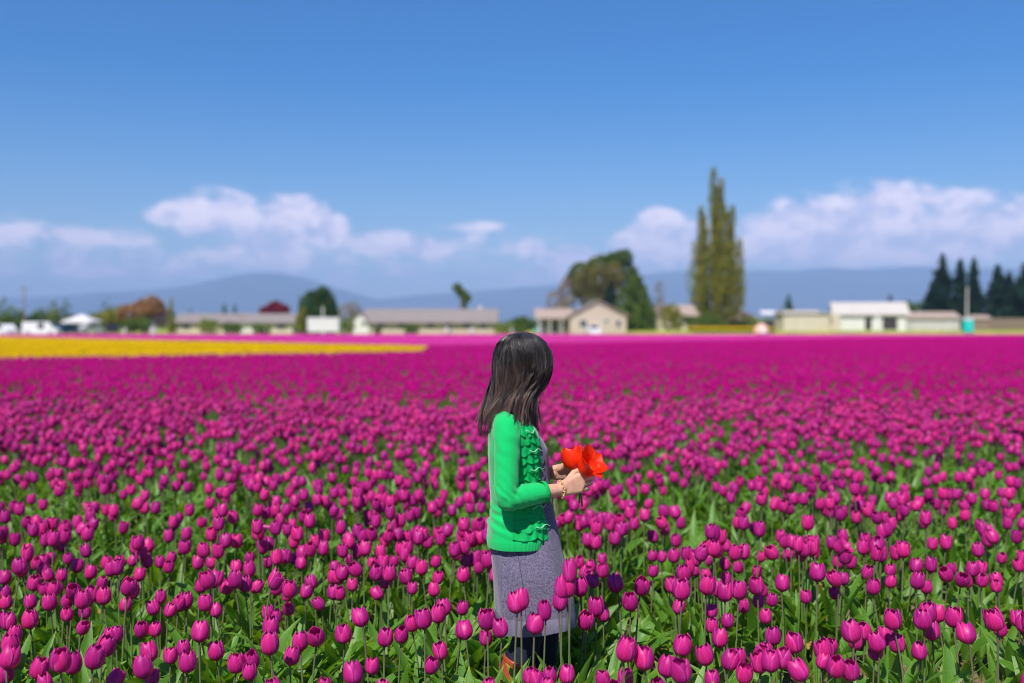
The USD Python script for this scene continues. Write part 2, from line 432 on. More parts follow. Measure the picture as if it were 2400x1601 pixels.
M['forest'] = mat('hill_forest', (0.025, 0.05, 0.025), (0.05, 0.08, 0.04), scale=0.004, rough=0.95, detail=6)
hill('mountain', 10500, [(-900, 745), (-500, 720), (-150, 708), (0, 700), (120, 694), (230, 686), (330, 681), (430, 672), (500, 657), (560, 643), (612, 637), (665, 640), (720, 652), (780, 672), (850, 692), (930, 714), (1010, 730), (1100, 750)], 2200, 'long blue wooded mountain behind the round evergreen', 11)
hill('hills', 11500, [(780, 730), (900, 700), (1000, 690), (1100, 683), (1200, 676), (1290, 668), (1400, 655), (1500, 645), (1580, 633), (1680, 640), (1760, 632), (1850, 636), (1930, 626), (2040, 632), (2150, 622), (2260, 632), (2340, 626), (2450, 636), (2700, 650), (3000, 700), (3300, 735)], 2600, 'blue hills low under the clouds behind the poplar', 5)

if HAZE:
    hz = MB().box(-15500, 15500, -2500, 15500, -4, 735)
    hm = usdkit.material(stage, '/World/Looks/haze', {'v': ('principled_volume', dict(color=HAZE_COLOR, density=HAZE_DENSITY, anisotropy=-0.1))}, [], volume='v.volume')
    tag(hz.build('haze', hm), kind='stuff', label='thin blue haze over the whole plain')

# ------------------------------------------------------------------ trees
def leaf_faces(centres, size, r, up=0.0):
    """One small irregular leaf clump (two crossed triangles) per centre."""
    n = len(centres)
    a = r.normal(size=(n, 3))
    a[:, 2] += up
    a /= np.linalg.norm(a, axis=1, keepdims=True)
    b = np.cross(a, r.normal(size=(n, 3)))
    b /= np.linalg.norm(b, axis=1, keepdims=True)
    c = np.cross(a, b)
    s = (size * r.uniform(0.6, 1.4, n))[:, None]
    v = np.stack([centres + a * s, centres - a * 0.4 * s + b * 0.7 * s, centres - a * 0.5 * s - b * 0.6 * s, centres + c * 0.8 * s], 1)
    i = np.arange(n)[:, None] * 4
    return v.reshape(-1, 3), np.vstack([i + [0, 1, 2], i + [0, 2, 3]])


def blob_points(c, rad, n, r, hollow=0.55):
    d = r.normal(size=(n, 3))
    d /= np.linalg.norm(d, axis=1, keepdims=True)
    k = hollow + (1 - hollow) * r.uniform(0, 1, n) ** 0.5
    bump = 0.78 + 0.45 * meshkit.noise(d * 2.3 + np.array(c) * 0.37, 3)
    return np.array(c) + d * np.array(rad) * (k * bump)[:, None]


def tree(name, label, category, x, D, blobs, leafmat, size, trunk_r, trunk_top, barkmat, group=None, seed=0, limbs=5, lean=0.0):
    """blobs: (dx, z, half width, half height, count) in metres about the foot; each grows on its own limb."""
    r = np.random.default_rng(seed + 100)
    t = thing(name, label, category, (x, D, 0), group=group)
    mb = MB().tube([(0, 0, -0.1), (lean * 0.3, 0, trunk_top * 0.35), (lean, 0, trunk_top)], [trunk_r, trunk_r * 0.75, trunk_r * 0.3], 7)
    for k, b in enumerate(blobs):
        if b[4] < 0:
            continue
        z0 = min(trunk_top * 0.85, b[1]) * r.uniform(0.45, 0.8)
        mb.tube([(lean * z0 / trunk_top, 0, z0), (b[0] * 0.55, r.uniform(-.3, .3), (z0 + b[1]) / 2), (b[0], r.uniform(-.5, .5), b[1])], [trunk_r * 0.4, trunk_r * 0.25, trunk_r * 0.08], 5)
    mb.build('trunk', barkmat, t)
    pts = np.vstack([blob_points((b[0], r.uniform(-0.25, 0.25) * b[2], b[1]), (b[2], b[2], b[3]), abs(b[4]), r) for b in blobs])
    obj('crown', leaf_faces(pts, size, r, 0.3), leafmat, t)
    return t


def conifer(name, label, x, D, h, w, leafmat, seed, group=None, base=0.06, n=2600, droop=0.25, category='conifer', loc_y=0.0, sparse=1.0):
    r = np.random.default_rng(seed + 500)
    t = thing(name, label, category, (x, D, 0), group=group)
    MB().tube([(0, 0, -0.1), (0, 0, h * 0.5), (0, 0, h * 0.97)], [0.018 * h, 0.012 * h, 0.003 * h], 7).build('trunk', M['bark'], t)
    z = base + (1 - base) * (1 - np.sqrt(r.uniform(0, 1, n)))
    whorl = 0.5 + 0.5 * np.cos(z * h / 0.09 / max(h / 14, 0.6))
    a = r.uniform(0, 2 * PI, n)
    lobes = 0.75 + 0.35 * np.sin(a * 3 + z * 14 + seed) + 0.2 * np.sin(a * 7 + z * 31)
    reach = (1 - z) ** 0.72 * (0.85 + 0.45 * whorl) * lobes * w / 2
    k = r.uniform(0.15, 1, n) ** 0.6
    p = np.stack([np.cos(a) * reach * k, np.sin(a) * reach * k, z * h - droop * reach * k], -1)
    obj('crown', leaf_faces(p, 0.032 * h * sparse, r, -0.2), leafmat, t)
    return t


M['bark'] = mat('bark', (0.09, 0.06, 0.045), (0.16, 0.12, 0.09), scale=3, rough=0.9)
M['grey_twig'] = mat('bare_twigs', (0.26, 0.20, 0.19), (0.34, 0.28, 0.26), scale=2, rough=0.9)
GREEN = dict(rough=0.75, spec=0.2, island=0.3, translucent=0.25)
M['leaf_dark'] = mat('evergreen_needles', (0.055, 0.13, 0.022), (0.10, 0.18, 0.03), scale=0.5, **GREEN)
M['leaf_fir'] = mat('fir_needles', (0.014, 0.050, 0.034), (0.028, 0.078, 0.046), scale=0.5, **GREEN)
M['leaf_mid'] = mat('mid_green_leaves', (0.12, 0.21, 0.025), (0.19, 0.27, 0.035), scale=0.5, **GREEN)
M['leaf_olive'] = mat('budding_olive_leaves', (0.32, 0.32, 0.024), (0.44, 0.42, 0.035), scale=0.6, **GREEN)
M['leaf_khaki'] = mat('khaki_buds', (0.26, 0.22, 0.06), (0.34, 0.30, 0.08), scale=0.6, **GREEN)
M['leaf_lime'] = mat('fresh_lime_leaves', (0.25, 0.32, 0.03), (0.36, 0.42, 0.05), scale=0.6, **GREEN)
M['leaf_rust'] = mat('rust_brown_leaves', (0.52, 0.25, 0.09), (0.62, 0.34, 0.13), scale=0.6, **GREEN)
M['leaf_wine'] = mat('wine_red_leaves', (0.32, 0.03, 0.06), (0.42, 0.05, 0.09), scale=0.6, **GREEN)
M['leaf_bud'] = mat('grey_brown_buds', (0.42, 0.31, 0.18), (0.52, 0.40, 0.26), scale=0.6, **GREEN)

# the tall poplar: steep limbs, each with its own narrow plume
D = 160
r = np.random.default_rng(3)
X0 = px(1680, D)
pop = thing('poplar_tree', 'very tall narrow poplar with upright olive plumes, the highest tree', 'poplar tree', (X0, D, 0))
mb, pts = MB(), []
mb.tube([(0, 0, -.1), (0, 0, 8), (0.1, 0, 19), (-.2, 0, 26.5)], [.62, .45, .2, .03], 9)
plumes = [(-1.2, 25.6), (.2, 23.0), (1.1, 24.5), (-3.0, 19.8), (-2.6, 16.5), (3.1, 20.2), (2.7, 17.0), (-3.8, 14.2), (4.0, 14.5), (-.6, 21), (.8, 20), (-2.0, 18.5), (2.0, 19), (-1.6, 13.5), (1.8, 13.5), (-3.3, 10), (3.4, 10), (-2.4, 8), (2.4, 8), (0, 12), (.2, 15)]
for i, (dx, top) in enumerate(plumes):
    y = r.uniform(-2.2, 2.2)
    z0 = max(.8, top * 0.06 + r.uniform(0, 1.2))
    s = np.linspace(0, 1, 9)
    path = np.stack([dx * np.minimum(1, s * 4.5) ** 0.7 * (1 - 0.12 * s), y * np.minimum(1, s * 4.5) ** 0.7, z0 + (top - z0) * s], -1)
    mb.tube(path, 0.16 * (1 - s) + 0.02, 5)
    n = int(1000 * (top - z0) / 18)
    k = r.uniform(0.1, 1, n)
    width = (.86 if top > 16 else 1.15) * np.sin(np.clip(k, 0, 1) * PI * 0.74 + 0.38) ** 0.8 * (0.65 + 0.6 * meshkit.noise(np.stack([k * 9, np.full(n, i), 0 * k], -1)))
    a, rr = r.uniform(0, 2 * PI, n), np.sqrt(r.uniform(0, 1, n))
    c = np.stack([np.interp(k, s, path[:, j]) for j in range(3)], -1)
    c[:, 0] += np.cos(a) * rr * width
    c[:, 1] += np.sin(a) * rr * width
    c[:, 2] += r.uniform(-.4, .4, n)
    pts.append(c)
mb.build('trunk', M['bark'], pop)
obj('crown', leaf_faces(np.vstack(pts), 0.20, r, 0.8), M['leaf_olive'], pop)

D = 158
tree('round_evergreen', 'dome shaped dark evergreen with two rounded tops behind the white box trailer', 'evergreen tree', px(744, D), D,
     [(-.8, 3.4, 2.2, 3.6, 1700), (.9, 3.5, 2.2, 3.9, 2100), (-1.8, 2.0, 1.5, 2.2, 900), (2.0, 2.0, 1.3, 2.3, 900)], M['leaf_dark'], .26, .3, 5, M['bark'], seed=1)
tree('lime_shrub', 'yellowish shrub against the left flank of the round evergreen', 'shrub', px(706, D - 2), D - 2, [(0, 1.6, .9, 2.0, 500), (.3, 3.0, .6, 1.2, 200)], M['leaf_olive'], .18, .1, 2.5, M['bark'], seed=2)
D = 165
tree('rust_tree', 'broad rust brown budding tree left of the thin cypress', 'tree', px(335, D), D,
     [(-2.4, 3.2, 1.9, 1.7, 700), (0, 3.7, 2.0, 2.0, 900), (1.8, 4.4, 1.8, 1.8, 900), (2.8, 3.0, 1.4, 1.8, 500)], M['leaf_rust'], .25, .25, 4.2, M['bark'], seed=3)
tree('green_shrub', 'green shrub at the foot of the rust brown tree', 'shrub', px(318, D - 4), D - 4, [(-1.0, 1.3, 1.3, 1.2, 500), (1.2, 1.4, 1.5, 1.3, 500)], M['leaf_mid'], .2, .1, 1.8, M['bark'], seed=4)
conifer('cypress', 'thin brownish cypress at the right end of the rust brown tree', px(402, D - 3), D - 3, 5.9, 1.5, M['leaf_olive'], 5, n=900, category='cypress')
tree('grey_green_tree', 'low grey green tree left of the rust brown tree', 'tree', px(262, D), D, [(-1.0, 2.4, 1.5, 1.4, 450), (1.0, 2.6, 1.4, 1.5, 450)], M['leaf_olive'], .25, .2, 2.8, M['bark'], seed=6)
tree('wine_red_tree', 'wine red leaved tree rising over the long low roof', 'tree', px(645, 185), 185, [(-1.4, 4.0, 1.5, 1.1, 500), (0, 4.6, 1.6, 1.3, 600), (1.3, 4.2, 1.4, 1.1, 500)], M['leaf_wine'], .28, .25, 4.6, M['bark'], seed=7)
tree('pinkish_bush', 'small dull red bush below and left of the wine red tree', 'shrub', px(575, 172), 172, [(-.6, 1.9, 1.1, .9, 250), (.8, 1.8, 1.1, .9, 250)], M['leaf_rust'], .22, .12, 2.0, M['bark'], seed=8)
for i, (x, top, w, lab) in enumerate([(448, 726, 1.6, 'small far conifer above the left end of the long low roof'), (526, 712, 1.6, 'taller of two far slim conifers over the long low roof'), (551, 717, 1.4, 'right and shorter of two far slim conifers over the long low roof')]):
    conifer('far_conifer', lab, px(x, 230), 230, pz(top, 230), w * 2, M['leaf_dark'], 20 + i, n=600)
tree('leaning_tree', 'lone tree with a bent trunk and small lopsided crown over the long grey roof', 'tree', px(1086, 190), 190, [(-1.1, 8.6, .9, .8, 260), (-.3, 7.6, 1.0, .9, 260), (.6, 6.6, .9, .9, 220), (.2, 5.2, .5, .9, 90), (.1, 3.4, .6, 1.0, 90)], M['leaf_mid'], .28, .26, 8.4, M['bark'], seed=9, lean=-.5)
tree('bare_tree', 'faint bare grey tree between the round evergreen and the white gable', 'tree', px(826, 195), 195, [(-1.2, 3.6, 1.8, 2.0, 330), (1.1, 3.0, 1.7, 1.8, 300), (0, 4.8, 1.5, 1.4, 180)], M['leaf_bud'], .2, .18, 4.8, M['grey_twig'], seed=10)
tree('yellow_green_bush', 'yellow green bush beside the white gable wall', 'shrub', px(812, 152), 152, [(-.5, 1.0, .8, 1.1, 250), (.6, 1.3, .7, 1.3, 250)], M['leaf_lime'], .18, .1, 1.5, M['bark'], seed=11)
for i, (x, w, h, lm, lab) in enumerate([(963, 1.1, 1.5, 'leaf_mid', 'rounded green bush before the middle of the long grey roofed house'), (885, .5, .9, 'leaf_mid', 'small green bush at the left end of the long grey roofed house'), (1182, 1.5, 1.7, 'leaf_lime', 'yellow green bush right of the long grey roofed house'),
                                        (1215, 1.2, 1.4, 'leaf_mid', 'green bush halfway between the long house and the beige gabled house')]):
    tree('garden_bush', lab, 'shrub', px(x, 152), 152, [(-w * .4, h * .55, w * .7, h * .5, 220), (w * .4, h * .5, w * .7, h * .5, 220)], M[lm], .17, .08, h * .6, M['bark'], seed=30 + i)
for i, (x, w, h, lm, lab) in enumerate([(490, 1.5, 2.2, 'leaf_lime', 'yellow green bush hiding the middle of the far left house'), (545, 1.3, 1.7, 'leaf_mid', 'green bush beside the white doors of the far left house'), (612, 1.2, 1.5, 'leaf_mid', 'green bush at the right end of the far left house')]):
    tree('garden_bush', lab, 'shrub', px(x, 160), 160, [(-w * .4, h * .55, w * .8, h * .55, 240), (w * .5, h * .5, w * .8, h * .5, 240)], M[lm], .2, .08, h * .6, M['bark'], seed=40 + i)

# the clump behind the beige house
D = 172
tree('pale_bare_tree', 'bare mauve grey tree left of the leafy tree behind the beige house', 'tree', px(1322, D), D, [(-1.2, 5.2, 1.9, 2.6, 420), (.9, 7.4, 1.9, 2.6, 480), (.2, 3.6, 2.0, 2.0, 300), (1.2, 9.2, 1.2, 1.2, 180)], M['leaf_bud'], .22, .3, 9, M['grey_twig'], seed=50)
tree('leafy_tree', 'tall brown green tree with a flat fresh green top behind the beige house', 'tree', px(1418, D), D,
     [(-3.8, 10.2, 2.4, 2.0, 900), (-4.2, 7.6, 1.8, 2.0, 420), (-1.0, 11.4, 2.4, 1.8, 900), (1.4, 12.3, 2.0, 1.4, 650), (3.0, 12.6, 1.8, 1.6, 600), (3.8, 10.4, 1.5, 1.8, 500), (2.6, 8.6, 1.6, 1.4, 260)], M['leaf_mid'], .26, .45, 11, M['bark'], seed=51)
tree('budding_tree', 'khaki brown budding tree under the green top behind the beige house', 'tree', px(1400, D - 3), D - 3, [(-1.8, 8.4, 2.2, 2.8, 1000), (.8, 9.2, 2.2, 2.6, 1000), (-.8, 5.6, 2.2, 2.4, 800), (2.8, 9.4, 1.8, 2.2, 700), (2.4, 6.4, 1.8, 2.4, 500)], M['leaf_khaki'], .24, .35, 9, M['bark'], seed=52)
conifer('dark_spruce', 'tall dark green spruce behind the ridge of the beige house', px(1487, 166), 166, 10.8, 8.2, M['leaf_mid'], 53, n=4600, category='spruce')
conifer('dark_spruce', 'lower blue green spruce touching the left side of the tall dark spruce', px(1430, 167), 167, 8.2, 6.4, M['leaf_fir'], 54, n=2800, category='spruce')
conifer('green_cypress', 'lighter green conical tree at the right corner of the beige house', px(1512, 160), 160, 7.4, 3.6, M['leaf_mid'], 55, n=2000, category='cypress', base=.02)
tree('spindly_tree', 'thin bare sapling between the spruces and the poplar', 'tree', px(1546, 175), 175, [(0, 6.8, .9, 2.0, 160), (.3, 4.2, 1.1, 1.5, 160)], M['leaf_bud'], .18, .12, 8, M['grey_twig'], seed=56)
tree('garden_bush', 'tall olive bush between the beige house and the poplar', 'shrub', px(1575, 158), 158, [(-.6, 1.9, 1.2, 2.0, 500), (.8, 1.6, 1.2, 1.6, 400), (.2, 3.2, 1.0, 1.0, 200)], M['leaf_olive'], .2, .12, 2.6, M['bark'], seed=57)
tree('garden_bush', 'wide green bush round the foot of the poplar', 'shrub', px(1655, 155), 155, [(-1.6, 1.0, 1.5, 1.1, 500), (.3, 1.4, 1.7, 1.4, 600), (1.9, .9, 1.3, 1.0, 400)], M['leaf_mid'], .2, .1, 1.4, M['bark'], seed=58)
tree('hedge', 'low yellow green hedge right of the poplar', 'hedge', px(1775, 175), 175, [(-3.6, .9, 1.6, 1.0, 350), (-1.2, 1.1, 1.7, 1.2, 350), (1.4, 1.0, 1.7, 1.1, 350), (3.4, .8, 1.4, .9, 300)], M['leaf_lime'], .2, .1, 1.0, M['bark'], seed=59)
conifer('small_spruce', 'small dark spruce left of the cream flat roofed shed', px(1848, 178), 178, 6.6, 4.4, M['leaf_dark'], 60, n=1100, category='spruce')
conifer('small_spruce', 'dark tree top peeping over the right end of the white barn roof', px(2086, 200), 200, 7.2, 3.4, M['leaf_fir'], 61, n=900, category='spruce')
tree('garden_bush', 'mid green bush over the roof between the white barn and the firs', 'shrub', px(2136, 190), 190, [(-1.2, 4.2, 1.7, 1.4, 400), (1.2, 3.8, 1.8, 1.3, 400), (0, 2.2, 2.0, 1.6, 400)], M['leaf_mid'], .24, .15, 3.6, M['bark'], seed=62)
D = 180
for i, (x, top, w, lab) in enumerate([(2207, 604, 6.0, 'leftmost tall fir of the group of three'), (2249, 612, 4.2, 'middle fir of the group of three'), (2281, 606, 4.0, 'right fir of the group of three, with gaps in its crown'),
                                      (2186, 668, 5.0, 'short fir at the left foot of the group of three'), (2338, 630, 6.4, 'broad fir at the left of the right hand fir stand'), (2365, 642, 4.2, 'slim fir in the middle of the right hand fir stand'), (2400, 628, 6.6, 'fir at the right edge of the picture')]):
    conifer('fir_tree', lab, px(x, D + (i % 3) * 3), D + (i % 3) * 3, pz(top, D), w * 1.15, M['leaf_fir'], 70 + i, n=2400 if i < 3 else 3000, category='fir tree', sparse=.9 if i < 3 else 1.1)
conifer('fir_tree', 'fir just outside the fir stand beyond the right fence', px(2440, D), D, 11, 7, M['leaf_fir'], 79, n=2000, category='fir tree')
# the far dark tree line on the left, and a faint one all along
pts = []
r = np.random.default_rng(90)
for x in np.linspace(-420, 300, 90):
    h = r.uniform(2.2, 5.5) * (1.0 + .8 * (r.uniform() > .8))
    pts.append(blob_points((px(x, 330) + r.uniform(-2, 2), 330 + r.uniform(-12, 12), h * .5), (r.uniform(1.4, 3), 2, h * .6), 70, r))
for x in np.linspace(300, 3100, 220):
    h = r.uniform(1.5, 4.2)
    pts.append(blob_points((px(x, 420) + r.uniform(-3, 3), 420 + r.uniform(-15, 15), h * .5), (r.uniform(2, 4), 2, h * .6), 40, r))
tl_ = np.vstack(pts); tl_[:, 2] += rise(tl_[:, 0], tl_[:, 1])
tag(obj('treeline', leaf_faces(tl_, .7, r), M['leaf_mid']), 'far dark line of trees low on the horizon', 'trees', kind='stuff')
tree('yellow_tree', 'small yellowish tree beside the thin pole at far left', 'tree', px(128, 200), 200, [(0, 3.4, 1.2, 1.5, 300), (.3, 2.0, 1.1, 1.2, 200)], M['leaf_lime'], .22, .12, 3.2, M['bark'], seed=63)
for i, (x, top, lab) in enumerate([(35, 738, 'dark conifer nearest the left edge on the far tree line'), (318, 738 - 12, 'pointed dark conifer behind the rust brown tree'), (105 * 0 + 312 - 205, 736, 'pointed dark conifer right of the yellowish tree'), (125, 733, 'pair of dark pointed tops on the far tree line')]):
    conifer('far_conifer', lab, px(x, 260), 260, pz(top, 260), 4.5, M['leaf_fir'], 95 + i, n=500)

for i, (x, D_, top, w, lm, lab) in enumerate([(20, 190, 742, 3.2, 'leaf_mid', 'rounded green tree behind the leftmost cars'), (75, 195, 744, 3.0, 'leaf_dark', 'dark rounded tree just right of the thin pole'), (165, 200, 742, 3.4, 'leaf_mid', 'green tree behind the peaked canopy tent'),
                                              (228, 190, 738, 3.0, 'leaf_olive', 'olive tree right of the peaked canopy tent'), (432, 185, 742, 2.6, 'leaf_lime', 'lime green tree over the left end of the low beige house'), (690, 180, 742, 2.2, 'leaf_lime', 'lime green tree left of the round evergreen behind the house'),
                                              (1225, 190, 745, 3.0, 'leaf_mid', 'green tree between the long house and the porch wing'), (1700, 190, 742, 3.6, 'leaf_bud', 'mauve brown tree to the right of the poplar foot'), (1735, 195, 738, 3.8, 'leaf_bud', 'wider mauve brown tree behind the yellow green hedge'),
                                              (1560, 188, 735, 2.8, 'leaf_bud', 'mauve brown tree behind the olive bush left of the poplar')]):
    h_ = pz(top, D_) - .5
    tree('garden_tree', lab, 'tree', px(x, D_), D_, [(-w * .3, h_ * .6, w * .5, h_ * .42, 420), (w * .35, h_ * .55, w * .5, h_ * .4, 420), (0, h_ * .8, w * .4, h_ * .3, 260)], M[lm], .26, .16, h_ * .7, M['bark'], seed=200 + i)

# ------------------------------------------------------------------ buildings
M['beige'] = mat('beige_siding', (0.50, 0.40, 0.32), (0.54, 0.44, 0.35), scale=1.2, rough=0.8)
M['cream'] = mat('cream_paint', (0.54, 0.47, 0.35), (0.58, 0.51, 0.39), scale=1.2, rough=0.7)
M['white'] = mat('white_paint', (0.62, 0.61, 0.57), (0.68, 0.67, 0.63), scale=1.5, rough=0.6)
M['greywall'] = mat('grey_siding', (0.45, 0.43, 0.42), (0.52, 0.49, 0.47), scale=1.0, rough=0.8)
M['shingle'] = mat('grey_shingles', (0.20, 0.17, 0.16), (0.28, 0.24, 0.23), scale=2.5, rough=0.9)
M['brownroof'] = mat('brown_shingles', (0.32, 0.24, 0.20), (0.40, 0.31, 0.26), scale=2.5, rough=0.9)
M['paleroof'] = mat('pale_metal_roof', (0.50, 0.45, 0.41), (0.58, 0.53, 0.48), scale=1.5, rough=0.5)
M['glassdark'] = mat('dark_window_glass', (0.03, 0.035, 0.045), rough=0.08, spec=0.6)
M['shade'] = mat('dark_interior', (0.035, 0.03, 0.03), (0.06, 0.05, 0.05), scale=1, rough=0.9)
M['teal'] = mat('teal_plastic', (0.01, 0.52, 0.48), (0.02, 0.58, 0.53), scale=1, rough=0.4)
M['wood'] = mat('weathered_wood', (0.20, 0.14, 0.10), (0.28, 0.21, 0.16), scale=3, rough=0.9)
M['metal'] = mat('grey_metal', (0.45, 0.45, 0.45), rough=0.4)
M['tyre'] = mat('black_rubber', (0.02, 0.02, 0.02), rough=0.8)
M['bluepaint'] = mat('blue_car_paint', (0.03, 0.08, 0.25), rough=0.25, spec=0.5)
M['blackpaint'] = mat('black_car_paint', (0.02, 0.02, 0.025), rough=0.25, spec=0.5)
M['silver'] = mat('silver_car_paint', (0.5, 0.5, 0.52), rough=0.25, spec=0.5)
M['carwhite'] = mat('white_car_paint', (0.78, 0.78, 0.78), rough=0.25, spec=0.5)
M['canvas'] = mat('white_canvas', (0.62, 0.59, 0.62), (0.68, 0.65, 0.67), scale=1, rough=0.9)
M['peach'] = mat('peach_canvas', (0.72, 0.42, 0.33), (0.78, 0.48, 0.38), scale=1, rough=0.9)


def gable(t, w, d, h, rise, wallmat, roofmat, along='x', over=0.35, x0=0.0, y0=0.0, z0=0.0, suffix=''):
    """A gabled body of width w (x) and depth d (y); the ridge runs along x or y. Walls with their gables, two roof slopes."""
    hw, hd = w / 2, d / 2
    if along == 'x':
        ring = [(-hw, -hd, 0), (hw, -hd, 0), (hw, hd, 0), (-hw, hd, 0), (-hw, -hd, h), (hw, -hd, h), (hw, hd, h), (-hw, hd, h), (-hw, 0, h + rise), (hw, 0, h + rise)]
        f = [[0, 1, 5], [0, 5, 4], [2, 3, 7], [2, 7, 6], [1, 2, 6], [1, 6, 5], [5, 6, 9], [3, 0, 4], [3, 4, 7], [7, 4, 8]]
    else:
        ring = [(-hw, -hd, 0), (hw, -hd, 0), (hw, hd, 0), (-hw, hd, 0), (-hw, -hd, h), (hw, -hd, h), (hw, hd, h), (-hw, hd, h), (0, -hd, h + rise), (0, hd, h + rise)]
        f = [[0, 1, 5], [0, 5, 4], [4, 5, 8], [2, 3, 7], [2, 7, 6], [6, 7, 9], [1, 2, 6], [1, 6, 5], [3, 0, 4], [3, 4, 7]]
    MB().add(np.array(ring) + [x0, y0, z0 - 0.05], f).build('wall', wallmat, t)
    run = (hd if along == 'x' else hw)
    k = over / run
    roof = None
    for s in (-1, 1):
        a = np.array([[-hw - over, s * (hd + over), h - rise * k], [hw + over, s * (hd + over), h - rise * k], [hw + over, 0, h + rise], [-hw - over, 0, h + rise]]) if along == 'x' else \
            np.array([[s * (hw + over), -hd - over, h - rise * k], [s * (hw + over), hd + over, h - rise * k], [0, hd + over, h + rise], [0, -hd - over, h + rise]])
        a = a + [x0, y0, z0 + 0.02]
        v = np.vstack([a, a + [0, 0, 0.16]])
        q = [[0, 1, 2, 3], [4, 5, 6, 7], [0, 1, 5, 4], [1, 2, 6, 5], [2, 3, 7, 6], [3, 0, 4, 7]]
        roof = MB().add(v, q).build('roof', roofmat, t)
    return roof


def opening(t, x0, x1, y, z0, z1, name='window', pane='glassdark', frame='white', proud=0.06, bars=1):
    """A framed opening on a wall that faces the camera (at depth y in the thing's own space)."""
    b = 0.07
    f = MB().box(x0, x1, y - proud, y + .02, z1 - b, z1).box(x0, x1, y - proud, y + .02, z0, z0 + b).box(x0, x0 + b, y - proud, y + .02, z0 + b, z1 - b).box(x1 - b, x1, y - proud, y + .02, z0 + b, z1 - b)
    for k in range(1, bars + 1):
        c = x0 + (x1 - x0) * k / (bars + 1)
        f.box(c - .025, c + .025, y - proud + .01, y + .02, z0 + b, z1 - b)
    w = f.build(name, M[frame], t)
    MB().box(x0 + b, x1 - b, y - .03, y + .02, z0 + b, z1 - b).build('pane', M[pane], w)
    return w


# beige house with a front gable and a lower porch wing
D = 148.0
t = thing('beige_house', 'beige gabled house with a brown roofed porch wing on its left', 'house', (px(1402, D), D, 0))
gable(t, 8.4, 9.0, 2.7, 2.15, M['beige'], M['brownroof'], 'y', x0=0, y0=4.5)
gable(t, 4.6, 6.0, 2.35, 1.3, M['beige'], M['brownroof'], 'x', x0=-6.5, y0=5.2, over=.6)
MB().box(-8.9, -3.6, .6, 2.3, 2.2, 2.34).build('porch_roof', M['brownroof'], t)
for x in (-8.7, -7.1, -5.4):
    MB().box(x - .07, x + .07, .7, .84, 0, 2.2).build('porch_post', M['white'], t)
opening(t, -6.9, -6.0, 2.2, 0, 2.05, 'door', 'shade', bars=0)
opening(t, -5.6, -4.4, 2.2, .7, 2.0, bars=1)
opening(t, -8.4, -7.4, 2.2, .9, 2.0, bars=1)
m = trimesh.creation.annulus(.28, .42, .08)
ring = obj('round_window', (m.vertices @ np.array([[1, 0, 0], [0, 0, 1], [0, -1, 0]]) + [1.2, -.02, 1.9], m.faces), M['white'], t)
m = trimesh.creation.cylinder(.28, .04)
obj('pane', (m.vertices @ np.array([[1, 0, 0], [0, 0, 1], [0, -1, 0]]) + [1.2, -.01, 1.9], m.faces), M['glassdark'], ring)
opening(t, -2.8, -1.6, 0, .9, 2.1)
opening(t, 2.6, 3.4, 0, .9, 2.1)

# long grey roofed house
D = 160.0
t = thing('long_house', 'long low beige house with a grey roof and a white gable end', 'house', (px(1008, D), D, 0))
gable(t, 20.6, 8.0, 2.0, 1.9, M['beige'], M['shingle'], 'x', y0=4.0, over=.7)
gable(t, 2.9, 4.0, 2.0, 1.3, M['white'], M['shingle'], 'y', x0=-11.2, y0=1.6, over=.25)
for x0, x1 in ((-8.6, -7.2), (-5.2, -3.6), (-.6, .8), (5.2, 6.8), (8.0, 9.2)):
    opening(t, x0, x1, 0, .8, 1.8)
opening(t, 2.5, 3.4, 0, 0, 1.85, 'door', 'shade', bars=0)
MB().box(7.6, 8.2, 3.6, 4.2, 3.6, 4.6).build('chimney', M['greywall'], t)

# far left house
D = 170.0
t = thing('low_house', 'low beige house with a grey roof left of the round evergreen, half hidden by bushes', 'house', (px(548, D), D, 0))
gable(t, 20.0, 7.5, 1.9, 1.35, M['cream'], M['shingle'], 'x', y0=3.8, over=.6)
for x0, x1 in ((-8.8, -7.4), (-2.0, -.6), (7.2, 9.0)):
    opening(t, x0, x1, 0, .7, 1.7)
for x in (1.2, 2.4, 4.6):
    opening(t, x, x + .95, 0, 0, 1.75, 'door', 'white', bars=0)

D = 175.0
t = thing('cream_house', 'cream house with a big window partly hidden left of the poplar', 'house', (px(1592, D), D, 0))
gable(t, 7.6, 6.0, 2.6, 1.7, M['cream'], M['brownroof'], 'x', y0=3.0)
opening(t, .7, 2.7, 0, 1.0, 2.5)
opening(t, -2.6, -1.6, 0, 0, 2.0, 'door', 'white', bars=0)
opening(t, -.9, .1, 0, 1.0, 2.1)

# cream shed, white barn, grey annexe at the right
D = 150.0
t = thing('cream_shed', 'cream flat roofed shed left of the white barn', 'shed', (px(1890, D), D, 0))
MB().box(-3.5, 3.5, 0, 5, -.05, 2.55).build('wall', M['cream'], t)
MB().box(-3.75, 3.75, -.3, 5.3, 2.55, 2.72).box(-3.4, 1.9, 0, 5, 2.72, 3.05).build('roof', M['paleroof'], t)
for x in (-2.6, -.5):
    opening(t, x, x + 1.7, 0, 0, 2.2, 'door', 'cream', bars=0)
MB().box(3.5, 5.4, .8, 4.5, 0, 2.5).build('side_room', M['cream'], t)
D = 155.0
t = thing('white_barn', 'white barn with a pale metal roof and two dark openings', 'barn', (px(2040, D), D, 0), rz=math.radians(-14))
gable(t, 10.6, 7.6, 2.55, 1.75, M['white'], M['paleroof'], 'x', y0=3.8, over=.45)
for x0, x1 in ((-.9, .25), (1.7, 4.0)):
    opening(t, x0, x1, 0, 0, 2.15, 'doorway', 'shade', bars=0)
MB().box(.75, 1.2, -.5, -.05, 0, 2.3).build('post', M['white'], t)
